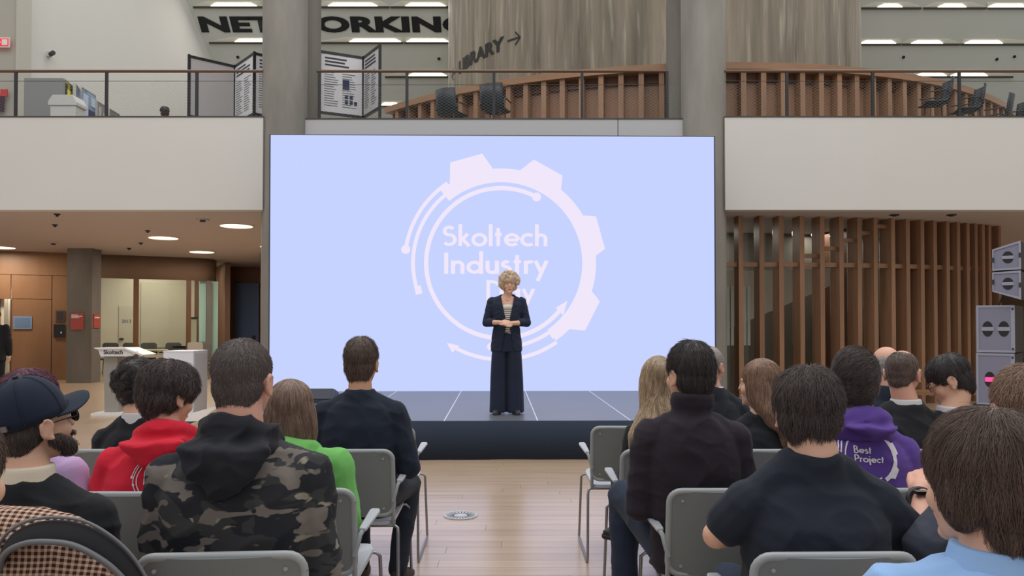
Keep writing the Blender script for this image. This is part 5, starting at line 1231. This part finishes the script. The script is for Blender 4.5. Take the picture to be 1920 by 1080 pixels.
obj('watch_face', MB().box(-.018, .018, -.014, .014, -.004, .006), M('watch_glass', (20, 20, 24), .15), wtc, loc=p['el'][-1].lerp(p['wr'][-1], .86)+Vector((-.012, -.02, .030)))
p = seated('boy with thick brown hair in a light blue shirt', .87, dd(5), 1.280, .24, drop=-.005, nz=.015, turn=21, nod=4, lean=.02, hair=('short', H_br), skinm=sk_light, gar=('shirt', c_blue), trm=t_navy, shoe=sh_dk, n=17000, seed=22, vox=.007, hk=dict(vol=.014, top=.020, amp=.004, len=.07, lift=.011, vox=.005, curl=.2, nape=-.10, sides=True), rad=.0005)
# ---------------- left block
p = seated('man in a navy suit with short brown hair by the aisle', -.78, dd(2), 1.378, .243, drop=.025, turn=-4, lean=.03, hair=('short', H_br), skinm=sk_tan, gar=('suit', c_navy), trm=t_navy, shoe=sh_br, solem=sole_w, n=2500, seed=31, hk=dict(vol=.007, top=.020, amp=.003, len=.03), rad=.0009, vox=.008,
           legs={-1: ((-.10, .58, .55), (-.06, .50, .11), 5), 1: ((.20, .58, .53), (.16, .40, .11), -14)}, armR=((.25, .16, .70), (.19, .36, .68)), fold=.0035)
p = seated('person with a brown bob haircut in a green hoodie', -.885, dd(3), 1.215, .25, turn=4, drop=-.022, hair=('bob', H_ash), skinm=sk_light, gar=('hoodie', c_green, {'drop': .16}), trm=c_jean, shoe=sh_dk, n=4500, seed=32, rad=.0009, vox=.008)
p = seated('broad man in a camouflage hoodie with cropped hair', -.795, dd(4), 1.388, .265, turn=-5, lean=.03, g=1.12, hair=('buzz', H_buzz), skinm=sk_pink, gar=('hoodie', camo, {'hood': cloth('hood_black', (34, 36, 44)), 'drop': .185, 'hw': .125}), trm=c_jean, shoe=sh_dk, n=9000, seed=33, vox=.008, nk=1.12, rad=.0006, fold=.006)
p = seated('person in a beige jacket hidden behind the camouflage man', -1.44, dd(2), 1.29, .235, hair=('short', H_br), skinm=sk_light, gar=('jacket', c_beige), trm=t_dark, shoe=sh_dk, n=700, seed=34, rad=.001)
p = seated('man with black curly hair in a black sweater', -1.93, dd(2), 1.275, .225, turn=-48, lean=.04, hair=('curly', H_blk), skinm=sk_light, gar=('sweater', c_black, {'collar': c_white}), trm=t_dark, shoe=sh_dk, n=2800, seed=35, rad=.001)
p = seated('man in a red hoodie with dark wavy hair, head bowed', -1.385, dd(3), 1.292, .275, turn=-28, nod=16, lean=.06, hair=('short', H_dk), skinm=sk_light, gar=('hoodie', c_red, {'drop': .115, 'hw': .125}), trm=t_dark, shoe=sh_dk, n=4500, seed=36, rad=.0009, vox=.008, hk=dict(vol=.022, top=.022, amp=.006, len=.05, lift=.014, curl=.7), g=1.12)
print_on(p['root'], p['gmesh'], PX(284, 2.92)+1.385, P(284, 903, 2.92).z, .00052, prw, ('Best', 'Project'), tilt=4)
p = seated('person with magenta hair in a lilac top', -1.90, dd(3), 1.262, .235, turn=-20, hair=('short', H_mag), skinm=sk_light, gar=('sweater', c_lilac), trm=t_dark, shoe=sh_dk, n=2500, seed=37, rad=.0009, hk=dict(vol=.02, top=.02), side=-.03)
p = seated('bearded man in a navy baseball cap and black sweater', -1.405, dd(4), 1.275, .25, turn=-30, nod=-9, lean=.03, g=1.1, hair=(None, H_dk), skinm=sk_light, gar=('sweater', c_black, {'collar': c_cream, 'wide': 1}), trm=t_dark, shoe=sh_dk, n=10, seed=38, vox=.008, sx=1.02, side=-.01)
capd = p; HM = p['HM']; rt = p['root']
capm_ = cloth('cap_navy', (32, 41, 60), bs=600)
hb = blob('hair', [ell((0, -.046, -.018), (.076, .060, .062)), ell((0, -.056, -.056), (.060, .040, .046)), ell((.062, -.022, .0), (.016, .042, .040)), ell((-.062, -.022, .0), (.016, .042, .040))], .006, 2, hairdisp(.001, 3)); ho = obj('hair', hb, H_dk, rt); ho.matrix_basis = HM; strands(hb, H_dk, ho, 3500, .02, lambda q: Vector((q.x, q.y, -.1)), lift=.004, rad=.0007)
bb_ = blob('beard', [cap((-.062, .02, -.05), (-.040, .066, -.085), .018, .022), cap((.062, .02, -.05), (.040, .066, -.085), .018, .022), cap((-.04, .066, -.088), (.04, .066, -.088), .024, .024), cap((-.026, .094, -.050), (.026, .094, -.050), .007, .007)], .006, 2, hairdisp(.0015, 4)); bo = obj('beard', bb_, H_dk, rt); bo.matrix_basis = HM; strands(bb_, H_dk, bo, 2200, .016, lambda q: Vector((q.x*.3, .2, -1)), lift=.008, rad=.0007)
dome = MB(); nseg, nr = 36, 12; v = []; f = []
for i in range(nr+1):
    th = PI/2*i/nr
    for k in range(nseg):
        a = 2*PI*k/nseg; rad_ = math.sin(th)**.85 if th > 0 else 0
        v.append((.092*rad_*math.cos(a), -.012+.109*rad_*math.sin(a), .004+.122*math.cos(th)-.006*(i == nr)))
for i in range(nr):
    for k in range(nseg): f.append((i*nseg+k, i*nseg+(k+1) % nseg, (i+1)*nseg+(k+1) % nseg, (i+1)*nseg+k))
f = [q for q in f if not (sum(v[j][1] for j in q)/4 < -.095 and sum(v[j][2] for j in q)/4 < .036 and abs(sum(v[j][0] for j in q)/4) < .034)]
dome.add(v, f); cp = obj('cap', dome, capm_, rt, smooth=60); cp.matrix_basis = HM @ Matrix.Translation((0, 0, .020)) @ Matrix.Rotation(R(9), 4, 'X'); md = cp.modifiers.new('s', 'SOLIDIFY'); md.thickness = .004; md.offset = 1
for k in range(6):
    a = PI/6+PI/3*k; obj('seam', MB().tube([(.0945*math.sin(t)**.85*math.cos(a), -.012+.1115*math.sin(t)**.85*math.sin(a), .004+.1245*math.cos(t)) for t in [PI/2*i/10 for i in range(1, 11)]], .0011, 5), capm_, cp)
o = obj('top_button', MB().cyl((0, -.012), .008, .126, .132, 12), capm_, cp)
brim = MB(); v = []; f = []; nb_, mb_ = 16, 6
for i in range(nb_+1):
    a = R(18+144*i/nb_)
    for j in range(mb_+1):
        t = j/mb_; r0 = (.091*math.cos(a), -.012+.107*math.sin(a)); r1 = (.104*math.cos(a), -.012+.180*math.sin(a)**.7)
        x_, y_ = lerp(r0[0], r1[0], t), lerp(r0[1], r1[1], t); v.append((x_, y_, .014-2.2*x_*x_+.004*t))
for i in range(nb_):
    for j in range(mb_): f.append((i*(mb_+1)+j, i*(mb_+1)+j+1, (i+1)*(mb_+1)+j+1, (i+1)*(mb_+1)+j))
brim.add(v, f); o = obj('brim', brim, capm_, cp, smooth=60); md = o.modifiers.new('s', 'SOLIDIFY'); md.thickness = .004
obj('back_strap', MB().tube([(.038*math.sin(t)*1.0, -.012-.110*math.cos(t*.4), .006) for t in [R(-90+18*i) for i in range(11)]], .006, 6), capm_, cp)
o = obj('buckle', MB().box(-.016, .016, -.003, .003, -.008, .008), M('buckle_metal', (120, 122, 128), .35, .8), cp, loc=(.047, -.112, .012)); o.rotation_euler = (0, 0, R(28))
glasses(capd, gblk)
for s in (-1, 1):
    q = obj('lens', MB().cyl((0, 0), .021, -.001, .001, 18), M('dark_lens', (26, 26, 32), .1), rt); q.matrix_basis = HM @ Matrix.Translation((s*.032, .105, .002)) @ Matrix.Rotation(PI/2, 4, 'X')
p = seated('person in a grey top cut off by the left picture edge', -1.055, dd(5), 1.285, .215, turn=-14, hair=('short', H_br), skinm=sk_light, gar=('sweater', c_dgreen), trm=t_dark, shoe=sh_dk, n=5000, seed=39, rad=.0006, hk=dict(vol=.014, top=.02), vox=.008)

# ---------------- houndstooth coat over the capped man's chair, padded bag strap
ht = bpy.data.materials.new('houndstooth'); ht.use_nodes = True; nt = ht.node_tree; N_ = nt.nodes; L_ = nt.links; bs = N_['Principled BSDF']; bs.inputs['Roughness'].default_value = .95; bs.inputs['Specular IOR Level'].default_value = .1
tc = N_.new('ShaderNodeTexCoord'); sp = N_.new('ShaderNodeSeparateXYZ'); L_.new(tc.outputs['Object'], sp.inputs[0])
def mth(op, a, b=None, c=None):
    n_ = N_.new('ShaderNodeMath'); n_.operation = op
    for i, q in enumerate((a, b, c)):
        if q is None: continue
        if isinstance(q, (int, float)): n_.inputs[i].default_value = q
        else: L_.new(q, n_.inputs[i])
    return n_.outputs[0]
ax = mth('FRACT', mth('MULTIPLY', sp.outputs[0], 62)); az = mth('FRACT', mth('MULTIPLY', mth('ADD', sp.outputs[2], mth('MULTIPLY', sp.outputs[1], .8)), 62))
cell = mth('MULTIPLY', mth('GREATER_THAN', ax, .45), mth('GREATER_THAN', az, .45)); dg_ = mth('MULTIPLY', mth('ADD', mth('GREATER_THAN', ax, .45), mth('GREATER_THAN', az, .45)), .5)
rp = N_.new('ShaderNodeValToRGB'); rp.color_ramp.elements[0].color = (*lin((206, 180, 162)), 1); rp.color_ramp.elements[1].color = (*lin((66, 50, 46)), 1); e_ = rp.color_ramp.elements.new(.5); e_.color = (*lin((160, 130, 114)), 1)
L_.new(dg_, rp.inputs[0]); L_.new(rp.outputs[0], bs.inputs['Base Color'])
Yc = 2.02; cx = PX(55, Yc)
coat = thing('coat', 'brown and cream houndstooth coat hung over the chair of the capped man', 'coat', (cx, Yc, 0))
cm = blob('coat_body', [loft([(.30, 0, -.03, .27, .05), (.55, 0, -.04, .275, .06), (.75, 0, -.045, .265, .065), (.87, 0, -.03, .235, .06), (.925, -.03, -.015, .17, .045), (.945, -.05, -.005, .09, .03)], 32, 2.5), cap((-.2, -.02, .86), (-.02, -.01, .92), .04, .03)], .008, 3, folds(.006, 71, 30)); obj('coat_body', cm, ht, coat)
hoodp = [(PX(px, 1.93)-cx, 1.93-Yc+dy, P(px, py, 1.93).z) for px, py, dy in ((2, 1062, .0), (14, 1030, -.015), (42, 1004, -.03), (80, 988, -.04), (125, 984, -.045), (168, 990, -.045), (205, 1010, -.04), (238, 1040, -.03), (262, 1075, -.02), (282, 1115, -.01))]
mb = MB(); n = len(hoodp); v = []
for i, p_ in enumerate(hoodp):
    a = Vector(hoodp[max(0, i-1)]); b = Vector(hoodp[min(n-1, i+1)]); t = (b-a).normalized(); nn = Vector((-t.z, 0, t.x)); w_ = .013+.014*math.sin(PI*i/(n-1))
    for s in (1, -1): v.append(Vector(p_)+nn*w_*s+Vector((0, .012*s, 0)))
mb.add(v, [(2*i, 2*i+1, 2*i+3, 2*i+2) for i in range(n-1)])
bag = thing('bag_strap', 'padded black bag strap with grey piping arching over the houndstooth coat', 'bag', (cx, Yc, 0))
o = obj('strap', mb, M('strap_black', (36, 36, 42), .8, bump=.1, bscale=80), bag, smooth=70); md = o.modifiers.new('s', 'SOLIDIFY'); md.thickness = .016; md = o.modifiers.new('ss', 'SUBSURF'); md.levels = 2; md.render_levels = 2
pm_ = M('piping_grey', (112, 114, 120), .6)
for s in (0, 1): 
    cu = [v[2*i+s] for i in range(n)]; fine = []
    for i in range(n-1):
        for k in range(4):
            t = k/4; p0, p1, p2, p3 = cu[max(0, i-1)], cu[i], cu[i+1], cu[min(n-1, i+2)]
            fine.append(.5*((2*p1)+(p2-p0)*t+(2*p0-5*p1+4*p2-p3)*t*t+(3*p1-p0-3*p2+p3)*t**3))
    obj('piping', MB().tube(fine, .0075 if s else .004, 8), pm_, bag, smooth=60)
# bag on the floor beside the turtleneck man
t = thing('bag', 'black bag on the floor under the turtleneck man chair', 'bag', (.56, 2.72, 0)); obj('body', blob('bag_body', [loft([(.0, 0, 0, .13, .09), (.12, 0, 0, .14, .085), (.22, 0, .01, .11, .05), (.25, 0, .02, .06, .02)], 24, 2.6)], .01, 3, folds(.006, 81, 30)), c_black, t); obj('handle', MB().tube([(-.06, .02, .23), (-.04, .02, .32), (.04, .02, .32), (.06, .02, .23)], .007, 8), c_black, t)

# ---------------- the speaker on the stage
def speaker():
    zf = SH; root = thing('person', 'woman with curly ash blond hair in a navy trouser suit on stage', 'person', (PX(950, 8.98), 8.98, zf), R(180)); rt = root
    # local: facing +y (turned to the audience by rz), height 1.64
    Hh = 1.635; H = Vector((-.028, .03, Hh-.127)); HM = Matrix.Translation(H) @ Matrix.Rotation(R(6), 4, 'Z') @ Matrix.Rotation(R(-6), 4, 'X') @ Matrix.Scale(.96, 4)
    N = Vector((-.01, -.01, 1.375)); zs = 1.298
    sh = {s: Vector((s*.168, -.01, zs)) for s in (-1, 1)}; el = {s: Vector((s*.232, .0, 1.055)) for s in (-1, 1)}; wr = {-1: Vector((-.055, .185, 1.045)), 1: Vector((.075, .20, 1.055))}
    bp = xf(head_parts(.96), HM)+[cap(HM @ Vector((0, -.025, -.06)), N+Vector((0, 0, -.03)), .047, .052, 16), loft([(.86, 0, 0, .15, .10), (1.0, 0, 0, .125, .085), (1.15, 0, 0, .145, .09), (1.27, 0, -.005, .15, .085), (1.34, 0, -.01, .11, .065), (1.38, 0, -.01, .05, .045)])]
    for s in (-1, 1):
        bp += chain([sh[s], el[s], wr[s]], [.042, .036, .025]); bp += chain([(s*.085, 0, .87), (s*.09, .01, .47), (s*.085, -.02, .09)], [.085, .055, .04]); bp.append(cap((s*.095, -.01, .06), (s*.098, .06, .035), .033, .022))
    bp += hand_parts(wr[-1], (.9, .25, .06), (.1, .55, .8), 1, .30, .17); bp += hand_parts(wr[1], (-.95, .2, -.18), (-.1, .75, .55), -1, .35, .17)
    obj('body', blob('body', bp, .0055, 2), sk_light, rt); face_bits(rt, HM, H_ash)
    # curly hair framing the face
    rg = random.Random(4); parts = shell(.014, .018); 
    for i in range(230):
        a = rg.uniform(0, 2*PI); z = rg.uniform(-1, 1); r = math.sqrt(1-z*z); q = Vector((r*math.cos(a)*.110, -.020+r*math.sin(a)*.112, .026+z*.106))
        if q.y > .035 and q.z < .07 and abs(q.x) < .078: continue
        b = rg.uniform(.012, .021); parts.append(ell(q, (b, b, b), None, 8, 6))
    hm = blob('hair', parts, .006, 1, hairdisp(.003, 5, 110)); h = obj('hair', hm, H_spk, rt); h.matrix_basis = HM
    strands(hm, H_spk, h, 7000, .05, lambda q: Vector((wob(q, 3), wob(q, 12), wob(q, 20)-.25)), lift=.016, curl=1.1, rad=.0013)
    # striped top
    sm = bpy.data.materials.new('striped_knit'); sm.use_nodes = True; nt = sm.node_tree; b = nt.nodes['Principled BSDF']; b.inputs['Roughness'].default_value = .9
    tc = nt.nodes.new('ShaderNodeTexCoord'); sp = nt.nodes.new('ShaderNodeSeparateXYZ'); nt.links.new(tc.outputs['Object'], sp.inputs[0])
    m1 = nt.nodes.new('ShaderNodeMath'); m1.operation = 'MULTIPLY'; m1.inputs[1].default_value = 42; nt.links.new(sp.outputs[2], m1.inputs[0]); m2 = nt.nodes.new('ShaderNodeMath'); m2.operation = 'FRACT'; nt.links.new(m1.outputs[0], m2.inputs[0])
    m3 = nt.nodes.new('ShaderNodeMath'); m3.operation = 'GREATER_THAN'; m3.inputs[1].default_value = .58; nt.links.new(m2.outputs[0], m3.inputs[0])
    m4 = nt.nodes.new('ShaderNodeMath'); m4.operation = 'LESS_THAN'; m4.inputs[1].default_value = 1.232; nt.links.new(sp.outputs[2], m4.inputs[0]); m5 = nt.nodes.new('ShaderNodeMath'); m5.operation = 'MULTIPLY'; nt.links.new(m3.outputs[0], m5.inputs[0]); nt.links.new(m4.outputs[0], m5.inputs[1])
    mx = nt.nodes.new('ShaderNodeMix'); mx.data_type = 'RGBA'; mx.inputs[6].default_value = (*lin((218, 210, 200)), 1); mx.inputs[7].default_value = (*lin((44, 46, 56)), 1); nt.links.new(m5.outputs[0], mx.inputs[0]); nt.links.new(mx.outputs[2], b.inputs['Base Color'])
    top = blob('top', [loft([(.90, 0, .0, .14, .105), (1.0, 0, 0, .132, .10), (1.15, 0, .002, .15, .104), (1.235, 0, .0, .14, .098), (1.275, 0, -.006, .10, .078)], 28)], .007, 3, folds(.002, 91, 40)); obj('top', top, sm, rt)
    obj('necklace', MB().tube([(.052*math.sin(t)-.008, .022+.05*math.cos(t)*.9, 1.355-.05*math.cos(t)) for t in [R(-100+20*i) for i in range(11)]], .003, 6), M('necklace_red', (150, 70, 60), .4), rt)
    # jacket: open front, cut from a full shell
    jp = [loft([(.715, 0, -.005, .182, .125), (.80, 0, -.005, .180, .125), (.92, 0, -.003, .165, .118), (1.02, 0, 0, .152, .110), (1.15, 0, 0, .168, .114), (1.26, 0, -.006, .190, .108), (1.315, 0, -.012, .188, .086), (1.345, 0, -.014, .150, .072), (1.385, -.004, -.016, .068, .058)], 36, 2.3)]
    for s in (-1, 1):
        jp += chain([sh[s]+Vector((s*.005, 0, 0)), el[s]], [.056, .052]); e3 = el[s].lerp(wr[s], .42); jp += chain([el[s], e3], [.054, .046]); jp.append(ell(sh[s]+Vector((s*.008, 0, .004)), (.046, .056, .034)))
    jm = blob('jacket', jp, .007, 3, folds(.0035, 92, 38)); bm = bmesh.new(); bm.from_mesh(jm)
    def op(z): return .026+.055*max(0, (z-1.10)/.27)+.055*max(0, (.98-z)/.27) if z > .70 else .2
    kill = [f_ for f_ in bm.faces if (lambda c: (c.y > .02 and abs(c.x+.012) < op(c.z) and (c.z < 1.02 or c.z > 1.0) and abs(c.x) < .12 and c.y < .135 and not (abs(c.x) > .10)))(f_.calc_center_median())]
    kill += [f_ for f_ in bm.faces if f_.calc_center_median().z < .722 and abs(f_.normal.z) > .8]
    bmesh.ops.delete(bm, geom=list(set(kill)), context='FACES')
    for _ in range(14):
        new = {}
        for vv in bm.verts:
            nb2 = [e.other_vert(vv) for e in vv.link_edges if e.is_boundary]
            if len(nb2) == 2: new[vv] = vv.co*.4+(nb2[0].co+nb2[1].co)*.3
        for vv, c_ in new.items(): vv.co = c_
    bm.to_mesh(jm); bm.free()
    jk = obj('jacket', jm, cloth('suit_navy', (38, 46, 66)), rt); md = jk.modifiers.new('s', 'SOLIDIFY'); md.thickness = .008; md.offset = -1
    tr = [loft([(.72, 0, 0, .150, .105), (.86, 0, 0, .155, .11), (.98, 0, 0, .135, .098)], 28)]
    for s in (-1, 1): tr.append(loft([(.020, s*.103, .012, .098, .105), (.10, s*.101, .008, .098, .104), (.40, s*.096, 0, .094, .096), (.66, s*.088, 0, .088, .100), (.82, s*.075, 0, .084, .105)], 24, 2.2))
    tm = blob('trousers', tr, .008, 2, lambda co: .004*np.sin(co[:, 0]*85+co[:, 1]*60)*(np.clip(.85-co[:, 2], 0, 1))); obj('trousers', tm, MATS['cloth_suit_navy'], rt)
    for s in (-1, 1):
        so = obj('shoe', SHOE.copy(), M('shoe_dark_gloss', (44, 42, 48), .4), rt); so.matrix_basis = Matrix.Translation((s*.103, .0, 0)) @ Matrix.Rotation(R(s*-8), 4, 'Z') @ Matrix.Scale(.92, 4); obj('sole', SOLE.copy(), M('sole_dark', (40, 38, 38), .7), so)
    w = obj('watch', MB().tube([wr[1].lerp(el[1], .10)+Vector((.012*math.cos(t)*0+.006*math.sin(t), .024*math.cos(t), .028*math.sin(t))) for t in [2*PI*i/18 for i in range(19)]], .005, 6), M('watch_steel', (150, 146, 140), .3, .8), rt)
speaker()
# ---------------- standing person at the left edge, and one on the balcony
def stander(label, x, y, z, h, rz, hairm, jm, tm, seed=1, kneel=0):
    rt = thing('person', label, 'person', (x, y, z), R(rz)); H = Vector((0, .03, h-.118)); HM = Matrix.Translation(H); N = Vector((0, -.01, h-.255)); zs = h-.32
    sh = {s: Vector((s*.18, -.01, zs)) for s in (-1, 1)}; el = {s: Vector((s*.235, -.03, zs-.29)) for s in (-1, 1)}; wr = {s: Vector((s*.235, .05, zs-.54)) for s in (-1, 1)}
    bp = xf(head_parts(), HM)+[cap(HM @ Vector((0, -.028, -.055)), N, .056, .062), loft([(h*.5, 0, 0, .15, .10), (zs-.1, 0, 0, .17, .1), (zs, 0, 0, .14, .085), (N.z, 0, 0, .06, .06)])]
    for s in (-1, 1):
        bp += chain([sh[s], el[s], wr[s]], [.048, .04, .028])+hand_parts(wr[s], (0, .1, -1), (s, 0, 0), 1, .25); bp += chain([(s*.09, 0, h*.51), (s*.1, .02, h*.28), (s*.1, 0, .09)], [.08, .055, .04]); bp.append(cap((s*.1, 0, .07), (s*.1, .1, .04), .035, .03))
    obj('body', blob('body', bp, .009, 2), sk_light, rt); face_bits(rt, HM, hairm)
    jp = [loft([(h*.44, 0, 0, .19, .13), (h*.55, 0, 0, .18, .125), (zs-.1, 0, 0, .2, .125), (zs, 0, -.01, .175, .1), (zs+.045, 0, -.01, .12, .08), (N.z, 0, -.01, .07, .068)])]
    for s in (-1, 1): jp += chain([sh[s], el[s], el[s].lerp(wr[s], .92)], [.068, .058, .046])
    obj('jacket', blob('jacket', jp, .011, 3, folds(.005, seed)), jm, rt)
    tr = []
    for s in (-1, 1): tr += chain([(s*.09, 0, h*.51), (s*.1, .02, h*.28), (s*.1, 0, .07)], [.095, .068, .056])
    obj('trousers', blob('trousers', tr, .012, 3), tm, rt)
    for s in (-1, 1):
        so = obj('shoe', SHOE.copy(), sh_dk, rt); so.matrix_basis = Matrix.Translation((s*.1, 0, 0)); obj('sole', SOLE.copy(), M('sole_dark', (40, 38, 38), .7), so)
    make_hair(rt, HM, 'short', hairm, n=500, seed=seed, rad=.002)
stander('person standing in dark clothes, cut off by the left picture edge', PX(-9, 15.0), 15.0, 0, 1.72, 20, H_dk, c_black, t_dark, 51)
bz = P(306, 201, 16.5).z
stander('dark-haired person behind the balcony edge, only the head showing', PX(306, 16.5), 16.5, FZ, bz-FZ, 40, H_blk, cloth('brown', (80, 64, 58)), t_dark, 52)
